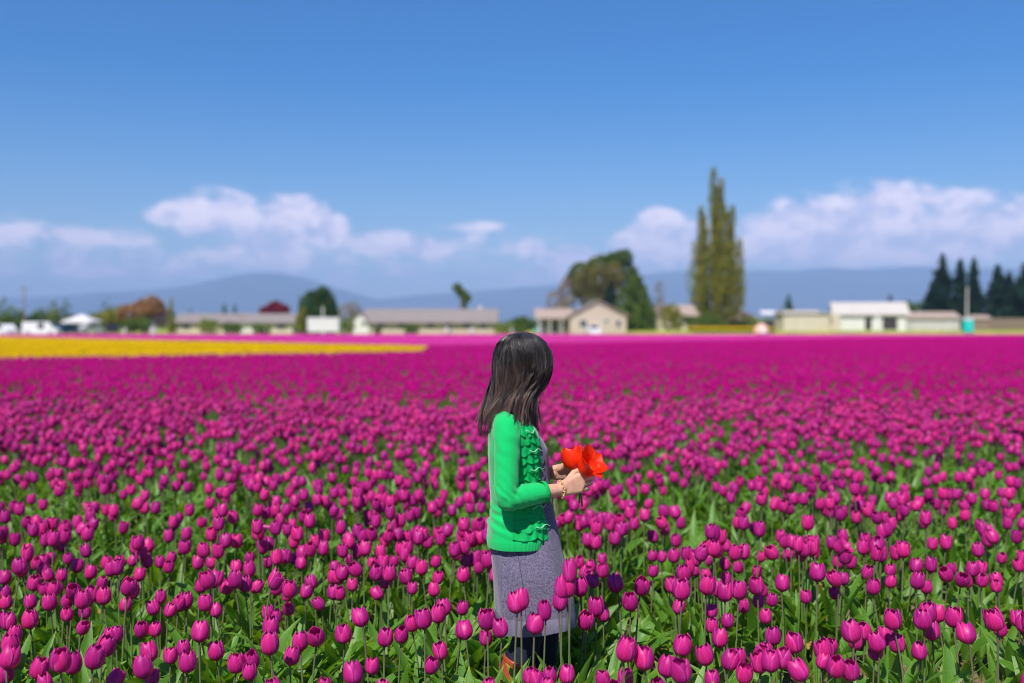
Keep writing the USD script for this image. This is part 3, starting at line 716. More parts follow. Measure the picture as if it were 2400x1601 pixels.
for x in (-4.4, -2.6):
    opening(t, x, x + 1.2, 0, .1, 1.9, 'door', 'white', bars=0)
D = 158.0
t = thing('grey_annexe', 'low grey shed with a reddish grey roof between the white barn and the teal toilet', 'shed', (px(2178, D), D, 0))
gable(t, 9.6, 5.0, 1.9, .9, M['greywall'], M['brownroof'], 'x', y0=2.5, over=.3)
for x in (-3.6, -1.2, 1.2, 3.2):
    opening(t, x, x + 1.5, 0, .1, 1.6, 'door', 'greywall', bars=0)
t = thing('brown_shed', 'small brown shed right of the teal toilet', 'shed', (px(2302, 156), 156, 0))
gable(t, 2.6, 3.0, 1.75, .5, M['wood'], M['brownroof'], 'x', y0=1.5, over=.2)
opening(t, -.5, .5, 0, 0, 1.6, 'door', 'wood', 'wood', bars=0)
D = 146.0
t = thing('portable_toilet', 'teal portable toilet at the edge of the grass', 'portable toilet', (px(2272, D), D, 0))
MB().box(-.58, .58, 0, 1.16, .12, 2.0).build('cabin', M['teal'], t)
MB().box(-.62, .62, -.04, 1.2, 0, .12).build('base', M['shade'], t)
m = trimesh.creation.cylinder(.62, 1.2, sections=24)
MB().add(m.vertices @ np.array([[1, 0, 0], [0, 0, 1], [0, -1, 0]]) * [1, 1, .38] + [0, .58, 2.0], m.faces).build('roof', M['white'], t)
dr = MB().box(-.45, .45, -.05, 0, .16, 1.9).build('door', M['teal'], t)
MB().box(.30, .38, -.08, -.05, .95, 1.15).build('handle', M['white'], dr)
m = trimesh.creation.cylinder(.04, .7, sections=8)
MB().add(m.vertices + [.45, 1.05, 2.2], m.faces).build('vent_pipe', M['shade'], t)


def pole(name, label, x, D, ytop, r, arms=(), mt='metal'):
    t = thing(name, label, 'pole', (px(x, D), D, 0))
    h = pz(ytop, D)
    MB().tube([(0, 0, -.1), (0, 0, h * .5), (0, 0, h)], [r, r * .9, r * .7], 8).build('mast', M[mt], t)
    for z, w in arms:
        MB().box(-w / 2, w / 2, -.05, .05, h - z - .05, h - z + .05).build('crossarm', M[mt], t)
    MB().tube([(0, 0, h), (0, 0, h + .12)], [r * 1.1, r * .4], 8).build('cap', M[mt], t)


pole('utility_pole', 'thin tall pole at the far left above the parked vehicles', 57, 165, 676, .13, [(.5, 1.6)], 'wood')
pole('white_pole', 'white pole behind the teal toilet', 2266, 152, 690, .12, (), 'white')
pole('white_pole', 'white pole standing over the white box trailer', 757, 156, 727, .16, (), 'white')
# white box trailer before the round evergreen
t = thing('box_trailer', 'white box trailer in front of the round evergreen', 'trailer', (px(757, 146), 146, 0))
MB().box(-2.3, 2.3, 0, 2.0, .55, 2.55).build('box', M['white'], t)
MB().box(-2.34, 2.34, -.03, 2.03, 2.55, 2.66).build('roof', M['canvas'], t)
for x in (-.6, .6):
    m = trimesh.creation.cylinder(.34, .22, sections=16)
    MB().add(m.vertices @ np.array([[1, 0, 0], [0, 0, 1], [0, -1, 0]]) + [x, .15, .34], m.faces).build('wheel', M['tyre'], t)
MB().tube([(2.3, 1, .6), (3.5, 1, .5)], .05, 6).build('drawbar', M['metal'], t)

# slatted fence at the right
t = thing('slat_fence', 'brown board fence under the firs at the right edge', 'fence', (px(2315, 157), 157, 0))
for k in range(0, 11):
    MB().box(k * 1.0 - .06, k * 1.0 + .06, .05, .17, 0, 1.95).build('post', M['wood'], t)
    if k < 10:
        for q in range(6):
            MB().box(k * 1.0 + .01, k * 1.0 + .99, 0, .05, .12 + q * .3, .12 + q * .3 + .26).build('board', M['wood'], t)


def car(label, x, D, paint, rz, kind='car', L=4.4, H=1.45, W=1.75):
    t = thing('parked_' + kind, label, kind, (px(x, D), D, 0), rz)
    if kind == 'van':
        prof = [(-L / 2, .3), (L / 2, .3), (L / 2, .95), (L / 2 - .5, 1.1), (L / 2 - 1.1, H), (-L / 2 + .1, H), (-L / 2, 1.0)]
    else:
        prof = [(-L / 2, .3), (L / 2, .3), (L / 2, .7), (L / 2 - .2, .82), (L / 2 - 1.1, .92), (L / 2 - 1.75, H), (-L / 2 + 1.2, H), (-L / 2 + .45, .98), (-L / 2, .9)]
    from shapely.geometry import Polygon
    m = trimesh.creation.extrude_polygon(Polygon(prof).buffer(.07).buffer(-.03), W)
    MB().add(m.vertices @ np.array([[1, 0, 0], [0, 0, 1], [0, -1, 0]]) + [0, W / 2, 0], m.faces).build('body', paint, t)
    top = prof[4:6] if kind == 'van' else prof[5:7]
    for s in (-1, 1):
        y = s * (W / 2 + .004)
        mb = MB().box(-L / 2 + (1.1 if kind != 'van' else 2.2), L / 2 - 1.75, min(y, y + s * .02), max(y, y + s * .02), .98, H - .12)
        mb.build('side_window', M['glassdark'], t)
        for x_ in (-L / 2 + .8, L / 2 - .8):
            m = trimesh.creation.cylinder(.32, .2, sections=18)
            w = MB().add(m.vertices @ np.array([[1, 0, 0], [0, 0, 1], [0, -1, 0]]) + [x_, s * (W / 2 - .06), .32], m.faces).build('wheel', M['tyre'], t)
            m = trimesh.creation.cylinder(.19, .03, sections=14)
            MB().add(m.vertices @ np.array([[1, 0, 0], [0, 0, 1], [0, -1, 0]]) + [x_, s * (W / 2 + .055), .32], m.faces).build('rim', M['metal'], w)
        MB().box(L / 2 + .02, L / 2 + .06, s * W * .36 - .16, s * W * .36 + .16, .6, .74).build('headlight', M['white'], t)
    a, b = (np.array([L / 2 - .45, 1.12]), np.array([L / 2 - 1.05, H - .06])) if kind == 'van' else (np.array([L / 2 - 1.12, .98]), np.array([L / 2 - 1.68, H - .06]))
    o = np.array([.055, .045])
    a, b = a + o, b + o
    v = [(a[0], -W * .42, a[1]), (a[0], W * .42, a[1]), (b[0], W * .38, b[1]), (b[0], -W * .38, b[1])]
    v = np.vstack([v, np.array(v) + [.02, 0, .015]])
    MB().add(v, [[0, 1, 2, 3], [4, 5, 6, 7], [0, 1, 5, 4], [1, 2, 6, 5], [2, 3, 7, 6], [3, 0, 4, 7]]).build('windscreen', M['glassdark'], t)


car('white car cut by the left edge of the picture', 8, 146, M['carwhite'], 2.6, H=1.6)
car('dark parked car just right of the leftmost white car', 42, 152, M['blackpaint'], -2.4)
car('white van parked right of the thin pole', 97, 146, M['carwhite'], .1, 'van', 4.8, 1.95)
car('blue parked car between the white van and the peaked tent', 148, 151, M['bluepaint'], -2.0)
car('silver parked car under the right side of the peaked tent', 214, 156, M['silver'], .9)
car('black parked car left of the rust brown tree', 262, 153, M['blackpaint'], 2.0)
car('white parked car before the gable of the beige house', 1390, 145.5, M['carwhite'], -1.5, H=1.5)
car('black parked car right of the poplar under the white sheet roof', 1812, 156, M['blackpaint'], -.5)


def canopy(label, x, D, w, h, eave):
    t = thing('canopy_tent', label, 'tent', (px(x, D), D, 0))
    v = [(-w / 2, -w / 2, eave), (w / 2, -w / 2, eave), (w / 2, w / 2, eave), (-w / 2, w / 2, eave), (0, 0, h)]
    k = [(-w / 2, -w / 2, eave - .3), (w / 2, -w / 2, eave - .3), (w / 2, w / 2, eave - .3), (-w / 2, w / 2, eave - .3)]
    f = [[0, 1, 4], [1, 2, 4], [2, 3, 4], [3, 0, 4], [5, 6, 1], [5, 1, 0], [6, 7, 2], [6, 2, 1], [7, 8, 3], [7, 3, 2], [8, 5, 0], [8, 0, 3]]
    MB().add(v + k, f).build('canopy', M['canvas'], t)
    for sx in (-1, 1):
        for sy in (-1, 1):
            MB().tube([(sx * w * .48, sy * w * .48, 0), (sx * w * .48, sy * w * .48, eave)], .04, 6).build('leg', M['metal'], t)


canopy('white peaked canopy tent among the parked vehicles at left', 193, 158, 4.6, 3.1, 2.0)
t = thing('lean_to', 'white sheet roof on posts between the poplar hedge and the cream shed', 'shelter', (px(1818, 160), 160, 0))
MB().add([(-2.4, -1.5, 2.5), (2.4, -1.5, 2.5), (2.4, 1.5, 3.1), (-2.4, 1.5, 3.1), (-2.4, -1.5, 2.58), (2.4, -1.5, 2.58), (2.4, 1.5, 3.18), (-2.4, 1.5, 3.18)], [[0, 1, 2, 3], [4, 5, 6, 7], [0, 1, 5, 4], [1, 2, 6, 5], [2, 3, 7, 6], [3, 0, 4, 7]]).build('roof', M['canvas'], t)
for sx in (-2.3, 2.3):
    for y, z in ((-1.4, 2.5), (1.4, 3.05)):
        MB().tube([(sx, y, 0), (sx, y, z)], .05, 6).build('post', M['metal'], t)
# peach coloured dome tent on the grass
m = trimesh.creation.icosphere(3, 1.0)
v = m.vertices * [1.05, 1.0, 1.35]
v = v[:, :] * (1 + .05 * np.cos(np.arctan2(v[:, 1], v[:, 0]) * 6))[:, None]
t = thing('dome_tent', 'small peach coloured dome tent before the hedge right of the poplar', 'tent', (px(1785, 146), 146, .0))
obj('canopy', (np.maximum(v, [-9, -9, 0]), m.faces), M['peach'], t, smooth=40)
MB().add([(-.4, -1.03, .02), (.4, -1.03, .02), (.0, -.75, .95)], [[0, 1, 2]]).build('door', M['canvas'], t)
# yellow strip of flowers on the far right is planted with the tulips below

# ------------------------------------------------------------------ tulips
HEAD_H, HEAD_R = 0.083, 0.0300


def tepal(r, theta, H, R, k, open_, nu=7, nv=9, width=1.0, flare=0.0):
    """One tepal as a curved sheet: k scales its radius (outer or inner ring), open_ tells how far its tip leans out."""
    v = np.linspace(0, 1, nv)
    R0 = np.interp(v, [0, .07, .2, .4, .6, .8, 1.0], [.18, .62, .90, 1.02, .99 + .15 * open_, .82 + .75 * open_, .52 + 1.6 * open_])
    W = .98 * width * np.interp(v, [0, .15, .42, .66, .84, .93, .98, 1.0], [.85, 1.0, 1.06, .98, .76, .50, .26, .04])
    u = np.linspace(-1, 1, nu)
    U, V = np.meshgrid(u, v)
    th = theta + U * W[:, None] * (1 - .30 * open_)
    curl = 0.05 * np.sin(V * 5 + r.uniform(0, 6)) * U * V
    rad = R * k * R0[:, None] * (1 + .05 * (1 - U ** 2) - .03 * np.abs(U) ** 3 * V + .03 * np.exp(-(U / .12) ** 2) * V - .015 + curl + flare * V ** 5)
    z = H * (V - .05 * np.abs(U) ** 2 * V ** 2 * (1 - open_ * .5) + .012 * np.sin(U * 4 + r.uniform(0, 6)) * V)
    z -= H * .35 * open_ * V ** 2
    return np.stack([np.cos(th) * rad, np.sin(th) * rad, z], -1)


def bloom_meshes(r, open_=0.0, H=HEAD_H, R=HEAD_R, nu=7, nv=9):
    out, t0 = [], r.uniform(0, 2 * PI)
    for ring, k in ((0, .92), (1, 1.03)):
        for i in range(3):
            o = max(0, open_ + r.normal(0, .045))
            out.append(MB().sheet(tepal(r, t0 + ring * PI / 3 + i * 2 * PI / 3 + r.normal(0, .08), H * r.uniform(.94, 1.04) * (.97 if ring == 0 else 1), R, k * r.uniform(.97, 1.03), o, nu, nv, r.uniform(.92, 1.05), r.uniform(-.05, .12))))
    return out


def leaf_sheet(r, az, base_z, length, width, rise, droop, nu=5, nv=9, x0=0.0):
    """A broad folded tulip leaf that leaves the stem steeply and arches over."""
    v = np.linspace(0, 1, nv)
    el = rise - droop * v ** 1.5
    ds = length / (nv - 1)
    rr = np.concatenate([[0], np.cumsum(np.cos((el[1:] + el[:-1]) / 2) * ds)]) + x0
    zz = base_z + np.concatenate([[0], np.cumsum(np.sin((el[1:] + el[:-1]) / 2) * ds)])
    w = width * np.interp(v, [0, .12, .35, .55, .8, .93, 1], [.30, .62, .98, 1.0, .62, .28, .02]) / 2
    u = np.linspace(-1, 1, nu)
    U, V = np.meshgrid(u, v)
    twist = r.normal(0, .5) * V ** 1.2
    fold = np.interp(v, [0, .3, 1], [.95, .5, .22])[:, None] * np.abs(U) ** 1.3
    wave = .10 * np.sin(V * r.uniform(6, 11) + r.uniform(0, 6)) * np.sign(U) * np.abs(U) ** 1.5
    side = U * np.cos(fold * .7) * w[:, None]
    lift = (fold * .55 + wave) * w[:, None] * 1.3
    nx, nz = -np.sin(el), np.cos(el)
    s2 = side * np.cos(twist) - lift * np.sin(twist)
    l2 = side * np.sin(twist) + lift * np.cos(twist)
    a = rr[:, None] + l2 * nx[:, None]
    z = zz[:, None] + l2 * nz[:, None]
    bend = r.normal(0, .25) * (v ** 2 * length)[:, None]
    s2 = s2 + bend
    c, s = math.cos(az), math.sin(az)
    P = np.stack([a * c - s2 * s, a * s + s2 * c, z], -1)
    P[..., 2] = np.maximum(P[..., 2], .012 + .01 * V)
    return P


def tulip_pieces(r, h, open_=0.0, nleaf=3, detail=1):
    """The pieces of a plant whose bloom's middle stands at height h over the foot: blooms (tepals), stem, leaves."""
    lean = r.normal(0, .018, 2)
    zb = h - HEAD_H / 2
    top = np.array([lean[0], lean[1], zb])
    s = np.linspace(0, 1, 7 if detail else 4)
    bow = r.normal(0, .012, 2)
    path = np.stack([lean[0] * s ** 2 + bow[0] * np.sin(s * PI), lean[1] * s ** 2 + bow[1] * np.sin(s * PI), zb * s], -1)
    path[0, 2] = -.03
    stem = MB().tube(path, np.linspace(.0046, .0036, len(s)), 6 if detail else 4)
    tilt = np.cross([0, 0, 1], path[-1] - path[-2])
    T = shift(*(top - [0, 0, .004]))
    ang = r.normal(0, .18)
    T = T @ rot([math.cos(ang * 40), math.sin(ang * 40), 0], abs(ang))
    blooms = [b.move(T) for b in (bloom_meshes(r, open_) if detail else bloom_meshes(r, open_, nu=4, nv=5))]
    leaves, a0 = [], r.uniform(0, 2 * PI)
    for i in range(nleaf):
        L = r.uniform(.30, .43) * (1 - .10 * i)
        leaves.append(MB().sheet(leaf_sheet(r, a0 + i * 2.35 + r.normal(0, .3), .015 + .045 * i, L, r.uniform(.045, .078) * (1 - .14 * i), r.uniform(1.18, 1.46), r.uniform(.1, .95) if r.uniform() < .7 else r.uniform(.9, 1.6), 5 if detail else 3, 9 if detail else 5)))
    return blooms, stem, leaves


def plant_class(path, r, h, open_=0.0, petal='petal', bend=None, nleaf=3):
    stage.CreateClassPrim(path)
    UsdGeom.Xform.Define(stage, path)
    stage.GetPrimAtPath(path).SetSpecifier(Sdf.SpecifierClass)
    blooms, stem, leaves = tulip_pieces(r, h, open_, nleaf)
    if bend is not None:
        for b in blooms:
            b.move(bend(h))
    for b in blooms:
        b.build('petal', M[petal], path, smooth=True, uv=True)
    stem.build('stem', M['stem'], path, smooth=True, uv=True)
    for b in leaves:
        b.build('leaf', M['leaf'], path, smooth=True, uv=True)


def join(list_):
    o = MB()
    for b in list_:
        o.add(*b.mesh(), uv=b.uvs())
    return o


r = np.random.default_rng(21)
KIND_H = [.42, .45, .47, .49, .50, .51, .52, .53, .54, .55, .56, .57, .58, .60, .62, .64]
KINDS = [f'/World/tulip_kind_{i:03d}' for i in range(len(KIND_H))]
for p_, h_ in zip(KINDS, KIND_H):
    plant_class(p_, r, h_, open_=max(0, r.normal(.04, .09)))

# the front of the bed, plant by plant: (crop origin x, then bloom middle x, y and bloom height in that crop, 5.2244 crop pixels to one of the photograph)
HEADS = {0: '160,120,225 257,172,220 398,85,180 575,40,170 665,30,170 822,35,150 915,125,195 1265,85,190 1435,60,150 1425,170,200 1585,50,170 1840,60,190 1900,85,170 2085,20,170 2068,120,175 498,185,190 673,235,180 815,222,180 1125,205,195 52,270,200 357,340,215 1683,232,190 85,435,165 60,570,160 540,385,165 635,430,210 565,545,235 390,555,200 750,360,150 862,400,240 770,532,210 985,520,260 1070,470,225 1237,495,235 1233,325,140 1483,373,255 1595,415,235 1555,595,180 805,715,170 1025,680,165 960,860,165 388,755,255 110,770,245 20,745,220 228,955,230 1985,500,180 1920,605,205 2047,675,190 2150,555,225 2240,540,230 2310,530,220 1945,905,150 1345,960,225 1460,965,225 1710,880,225 70,1090,280 145,1255,310 25,1390,290 85,1480,250 455,1365,300 535,1540,200 740,1255,330 935,1295,290 1130,1230,320 1200,1110,300 1365,1500,270 1885,1165,270 1800,1380,310 1880,1480,220 2085,1240,230 2250,1120,220 2265,1280,290',
         400: '300,345,205 385,80,190 525,65,170 815,140,190 455,255,250 570,285,235 775,295,235 700,385,220 880,345,225 1010,365,200 940,40,160 1270,65,165 1530,30,150 1610,95,180 1285,395,200 1400,375,160 1430,480,140 1525,405,240 1660,435,200 1780,300,195 1950,255,200 2035,250,180 2000,130,150 2170,190,215 2170,30,150 2290,130,220 2220,350,180 2010,450,205 2075,450,190 1855,560,195 325,570,240 625,650,185 1415,620,180 1155,670,200 1275,755,190 1185,860,270 355,920,285 1198,1080,300 530,1125,265 1740,940,280 1635,1045,260 2030,940,265 745,1330,280 935,1240,255 910,1440,190 1465,1220,255 1270,1560,200 2290,1430,320 1860,1590,220',
         800: '415,195,225 480,80,160 345,75,150 555,205,230 695,235,200 625,65,160 855,90,200 985,150,210 880,240,210 1170,55,170 1350,-20,170 1470,55,180 1560,40,190 1660,5,150 1670,140,170 1565,220,215 1810,240,205 1795,65,170 1168,265,180 1150,430,195 490,435,195 875,410,150 525,325,150 300,725,270 605,1000,255 720,925,230 1025,760,280 935,820,240 1295,630,240 1255,725,255 1490,620,170 1485,880,240 1565,890,265 1775,760,290 1930,870,255 1755,1020,215 1230,1150,240 1025,1335,225 375,1370,225 230,1480,250 460,1590,220 2310,1490,220 1840,1620,220',
         1200: '40,550,270 130,515,250 380,660,220 283,825,285 610,525,245 615,370,190 705,355,250 710,165,160 825,70,170 845,180,195 980,130,170 1095,40,150 960,260,180 1050,315,190 925,380,260 990,590,265 1105,710,195 810,780,265 940,780,200 1348,310,255 1503,360,255 1445,545,255 1730,5,150 1850,10,150 1710,200,155 2175,210,235 2180,0,160 2000,385,285 2085,350,220 2010,630,200 1370,1130,335 1645,1205,320 2185,1120,300 1870,1360,300 2075,1390,340 1820,1560,250 1470,1490,260 1045,1510,230 1215,1570,200 600,1440,250 400,1490,240 240,1490,220 500,1570,240',
         1600: '325,45,150 530,95,175 690,135,170 915,185,150 215,170,150 285,350,260 370,400,230 300,230,150 530,440,250 540,290,180 660,430,260 910,355,245 1185,345,230 1040,430,170 1100,540,165 930,560,180 760,610,190 1000,735,195 370,670,190 560,790,185 305,835,160 1660,195,255 1865,75,180 1890,240,235 1980,280,170 1850,430,150 2035,80,190 1490,480,185 960,10,150 90,0,160 520,1010,260 300,1180,285 505,1260,290 640,1200,220 680,1420,280 395,1510,220 825,1170,280 940,1260,290 960,1130,220 1165,985,250 1130,1250,300 1280,1270,300 1400,1080,290 1610,1140,270 1720,1110,280 1500,1360,315 1870,1120,220 1870,1300,300 2050,1365,290 2090,910,315 2250,900,250 2155,1060,180 1630,1290,200',
         1950: '390,190,210 550,400,220 730,185,180 705,310,185 980,100,210 1030,295,235 1167,375,195 1385,190,220 1540,255,225 1490,160,160 1720,170,210 1810,150,190 1667,305,185 1828,295,190 2000,370,165 2115,300,200 2270,95,195 2040,10,150 815,790,285 1035,740,290 1190,705,290 1360,710,240 1500,775,280 1285,905,260 1725,930,295 490,1145,235 620,1045,280 740,1010,260 895,1040,255 1015,1150,240 1985,735,300 2040,900,210 2265,775,250 2340,770,230'}


ORDINAL = 'first second third fourth fifth sixth seventh eighth ninth tenth eleventh twelfth thirteenth fourteenth fifteenth sixteenth seventeenth eighteenth nineteenth twentieth'.split()


def area_of(x, y, h):
    col = ['at far left', 'left of centre', 'left of woman', 'right of woman', 'right of centre', 'at far right'][int(np.clip(x // 400, 0, 5))]
    row = 'along the bottom edge' if y > 1540 else 'in the nearest full row' if y > 1460 else 'in the second row' if y > 1385 else 'in the third row'
    size = 'tall' if h > .55 else 'short' if h < .47 else 'middling'
    return size, row, col


spots = []
for x0, text in HEADS.items():
    for q in text.split():
        a, b, c = map(float, q.split(','))
        spots.append((x0 + a / 5.2244, 1301 + b / 5.2244, c / 5.2244))
# the row behind them on both sides of the woman, placed loosely in the same bed
placed, named = [], []


def plant_at(x, y, size):
    d = HEAD_H * 1.04 * FPX / size
    plane = (EYE - .54) * FPX / (y - HORIZON)
    d = .55 * d + .45 * plane
    h = np.clip(EYE - (y - HORIZON) * d / FPX, .41, .645)
    d = (EYE - h) * FPX / (y - HORIZON)
    p = at(x, y, d)
    g = float(soil_height(p[0], p[1]))
    return p[0], p[1], p[2] - g, g, np.clip(size * d / FPX / HEAD_H, .78, 1.12)


PERSON = np.array([0.02, 3.73])
r = np.random.default_rng(31)
GROUP = 'magenta tulips at the front of the bed'
LABEL = 'magenta tulip with broad green leaves in the near rows of the bed'
SKIRT = 'magenta tulips before the grey skirt'
for x, y, size in spots:
    X_, Y_, h, g, k = plant_at(x, y, size)
    if 1150 < x < 1350 and y < 1480:
        d_ = min(Y_, PERSON[1] - .30)                       # those that cover the skirt stand before it
        p = at(x, y, d_)
        X_, Y_ = p[0], p[1]
        g = float(soil_height(X_, Y_))
        h, k = p[2] - g, float(np.clip(size * d_ / FPX / HEAD_H, .78, 1.1))
    h0 = h / k
    i = int(np.argmin(np.abs(np.array(KIND_H) - h0) + r.uniform(0, .028, len(KIND_H))))
    kz = h / KIND_H[i]
    placed.append((X_, Y_))
    front = 1150 < x < 1350 and y < 1480
    copy_of(KINDS[i], 'tulip', (X_, Y_, g), r.uniform(0, 2 * PI), 'magenta tulip standing before the hem of the grey knee length skirt' if front else LABEL, 'tulip', SKIRT if front else GROUP, (k, k, kz))
    named.append((x, front, area_of(x, y, h), stage.GetPrimAtPath('/World/' + ('tulip' if not named else f'tulip_{len(named):03d}'))))

by_area = {}
for x, front, area, prim in sorted(named, key=lambda q: q[0]):
    by_area.setdefault('skirt' if front else area, []).append(prim)
for area, prims in by_area.items():
    for i, prim in enumerate(prims):
        which = ORDINAL[min(i, 19)]
        prim.SetCustomDataByKey('label', f'{which} from the left of the tulips standing before the grey skirt hem' if area == 'skirt' else f'{which} {area[0]} magenta tulip from the left {area[1]}, {area[2]}')

# the odd ones: a wide open bloom, a withered nodding one, a dropped petal
plant_class('/World/open_tulip_kind', np.random.default_rng(5), .52, open_=.62, bend=lambda h: shift(0, 0, h - .03) @ rot((1, .35, 0), .75) @ shift(0, 0, -h + .03))
p = at(1963, 1262, 4.62)
copy_of('/World/open_tulip_kind', 'open_tulip', (p[0], p[1], 0), .4, 'wide open pale edged tulip showing its yellow heart among closed ones at right', 'tulip', scale=(1.1, 1.1, p[2] / .52))
plant_class('/World/nodding_tulip_kind', np.random.default_rng(6), .50, open_=.22, bend=lambda h: shift(0, 0, h - .04) @ rot((0, 1, 0), .55) @ shift(0, 0, -h + .04))
p = at(627, 1347, 3.95)
copy_of('/World/nodding_tulip_kind', 'withered_tulip', (p[0], p[1], 0), .3, 'small crumpled tulip with one tepal folded down, left of the middle', 'tulip', scale=(.85, .85, p[2] / .50))
rp = np.random.default_rng(8)
P = tepal(rp, 0, .075, .03, 1, .3)
P = P - P.reshape(-1, 3).mean(0)
mbp = MB().sheet(P).move(rot((0, 0, 1), -.6) @ rot((0, 1, 0), 1.25))
p = at(630, 1236, 4.9)
o = obj('fallen_petal', (mbp.mesh()[0] + p, mbp.mesh()[1]), mat('pale_petal', (.78, .12, .42), (.85, .2, .5), scale=20, rough=.4, translucent=.3, tcol=(.9, .15, .4)), smooth=True)
tag(o, 'single pale pink petal lying loose on the leaves left of the woman', 'petal')

# ---- the rest of the bed: plants that stand at random along the rows
poly_y = np.array([(-60, 4.8), (-17.4, 33.8), (-3.9, 43.0), (-4.6, 55.0), (-54.5, 105.0), (-110, 150), (-200, 100)], float)
poly_p = np.array([(-54.5, 106.5), (-4.4, 57.0), (1.5, 62), (8, 70), (20, 82), (52, 112), (80, 136), (100, FIELD_END), (-140, FIELD_END + 40), (-140, 180)], float)
poly_ys = np.array([(26, 150.5), (58, 150.5), (58, 156), (26, 156)], float)


def inside(poly, x, y):
    x, y = np.asarray(x, float), np.asarray(y, float)
    res = np.zeros(x.shape, bool)
    for (x1, y1), (x2, y2) in zip(poly, np.roll(poly, -1, 0)):
        c = ((y1 > y) != (y2 > y))
        with np.errstate(divide='ignore', invalid='ignore'):
            res ^= c & (x < (x2 - x1) * (y - y1) / (y2 - y1) + x1)
    return res


def quats(rz, lean=None):
    q = np.stack([np.cos(rz / 2), 0 * rz, 0 * rz, np.sin(rz / 2)], -1)
    return Vt.QuathArray([Gf.Quath(float(a), float(b), float(c), float(d)) for a, b, c, d in q])


def instancer(name, protos, xyz, index, rz, scale, label, category, kind='stuff'):
    path = '/World/' + name
    pi = UsdGeom.PointInstancer.Define(stage, path)
    rel = pi.CreatePrototypesRel()
    for pname, pieces in protos:
        x = UsdGeom.Xform.Define(stage, f'{path}/{numbered(path, pname)}')
        for mname, m, material in pieces:
            m.build(mname, material, x, smooth=True, uv=True)
        rel.AddTarget(x.GetPath())
    pi.CreatePositionsAttr(Vt.Vec3fArray.FromNumpy(np.asarray(xyz, np.float32)))
    pi.CreateProtoIndicesAttr(Vt.IntArray.FromNumpy(np.asarray(index, np.int32)))
    pi.CreateOrientationsAttr(quats(np.asarray(rz, float)))
    pi.CreateScalesAttr(Vt.Vec3fArray.FromNumpy(np.asarray(scale, np.float32)))
    tag(pi, label, category, kind=kind)
    return pi


r = np.random.default_rng(44)
NEAR = 15.0
DENS = 34.0
n = int(DENS * 1.95 * 2 * .62 * NEAR * NEAR)
d = np.sqrt(r.uniform(2.2 ** 2, NEAR ** 2, n))
x = r.uniform(-.62, .62, n) * d
edge_soft = d < NEAR - r.uniform(0, 1.2, n)
ph = row_phase(x, d)
clump = meshkit.fbm(np.stack([x * .9, d * .9, 0 * x], -1), 3, 9)
keep = np.exp(-(ph / .23) ** 2) * .92 + .10
keep = keep * np.interp(clump, [.30, .48, .62], [.22, .72, 1.0]) * np.interp(d, [4, 7, 10, 15], [.72, .78, .95, 1.30]) + .14 * np.clip((d - 7) / 6, 0, 1)
ok = (r.uniform(0, 1, n) < keep) & edge_soft
h = np.clip(r.normal(.515, .045, n), .38, .63)
sy = HORIZON + (EYE - h) / d * FPX
sx = 1200 + x / d * FPX
ok &= ~((sy > 1296) & (sx > -20) & (sx < 2420))                          # the near rows are already planted
ok &= (np.hypot((x - PERSON[0]) / .30, (d - PERSON[1]) / .34) > 1)
ok &= ~((d < PERSON[1]) & (np.abs(sx - 1260) < 130) & (sy < 1310))        # nothing tall hides the woman
ok &= ~((d > 2.0) & (d < PERSON[1] + .1) & (sx > -20) & (sx < 2420))
x, d, h = x[ok], d[ok], h[ok]
protos = []
rk = np.random.default_rng(22)
NK = 14
KH = np.linspace(.44, .60, NK)
for i in range(NK):
    b, s, lv = tulip_pieces(rk, KH[i], max(0, rk.normal(.05, .09)))
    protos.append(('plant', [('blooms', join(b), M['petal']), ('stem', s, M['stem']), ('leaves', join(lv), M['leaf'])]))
# leafy plants without a bloom fill the rows, the near ones too
for i in range(5):
    lv = [MB().sheet(leaf_sheet(rk, rk.uniform(0, 2 * PI), .012, rk.uniform(.24, .38), rk.uniform(.04, .075), rk.uniform(.95, 1.42), rk.uniform(.2, 1.2))) for _ in range(4)]
    protos.append(('leafy_plant', [('leaves', join(lv), M['leaf'])]))
idx = np.array([int(np.argmin(np.abs(KH - a) + rk.uniform(0, .03, NK))) for a in h])
kk = r.uniform(.84, 1.02, len(x))
xyz = [np.c_[x, d, soil_height(x, d)]]
index, rzs, sc = [idx], [r.uniform(0, 2 * PI, len(x))], [np.c_[kk, kk, h / KH[idx]]]
m_ = 9500
d2 = np.sqrt(r.uniform(2.2 ** 2, 11.0 ** 2, m_))
x2 = r.uniform(-.6, .6, m_) * d2
dens2 = np.exp(-(row_phase(x2, d2) / .26) ** 2) * np.interp(meshkit.fbm(np.stack([x2 * .9, d2 * .9, 0 * x2], -1), 3, 9), [.3, .5], [.7, 1.0])
dens2 = np.where((x2 > .3) & (d2 < 5.6), np.exp(-(row_phase(x2, d2) / .19) ** 2) * np.where((x2 > .9) & (d2 < 5.0), .25, .7), dens2)
ok = (r.uniform(0, 1, m_) < dens2) & (np.hypot((x2 - PERSON[0]) / .20, (d2 - PERSON[1]) / .25) > 1)
x2, d2 = x2[ok], d2[ok]
lx_ = r.uniform(-.20, .42, 34)
x2, d2 = np.r_[x2, lx_], np.r_[d2, r.uniform(3.22, 3.50, 34)]      # leaves before the boots
k2 = r.uniform(.75, 1.15, len(x2))
k2[-34:] = r.uniform(1.1, 1.45, 34)
xyz.append(np.c_[x2, d2, soil_height(x2, d2)])
index.append(r.integers(NK, NK + 5, len(x2)))
rzs.append(r.uniform(0, 2 * PI, len(x2)))
sc.append(np.c_[k2, k2, k2])
instancer('tulip_bed', protos, np.vstack(xyz), np.concatenate(index), np.concatenate(rzs), np.vstack(sc), 'the many magenta tulips and leaves of the bed beyond its front rows', 'tulips')

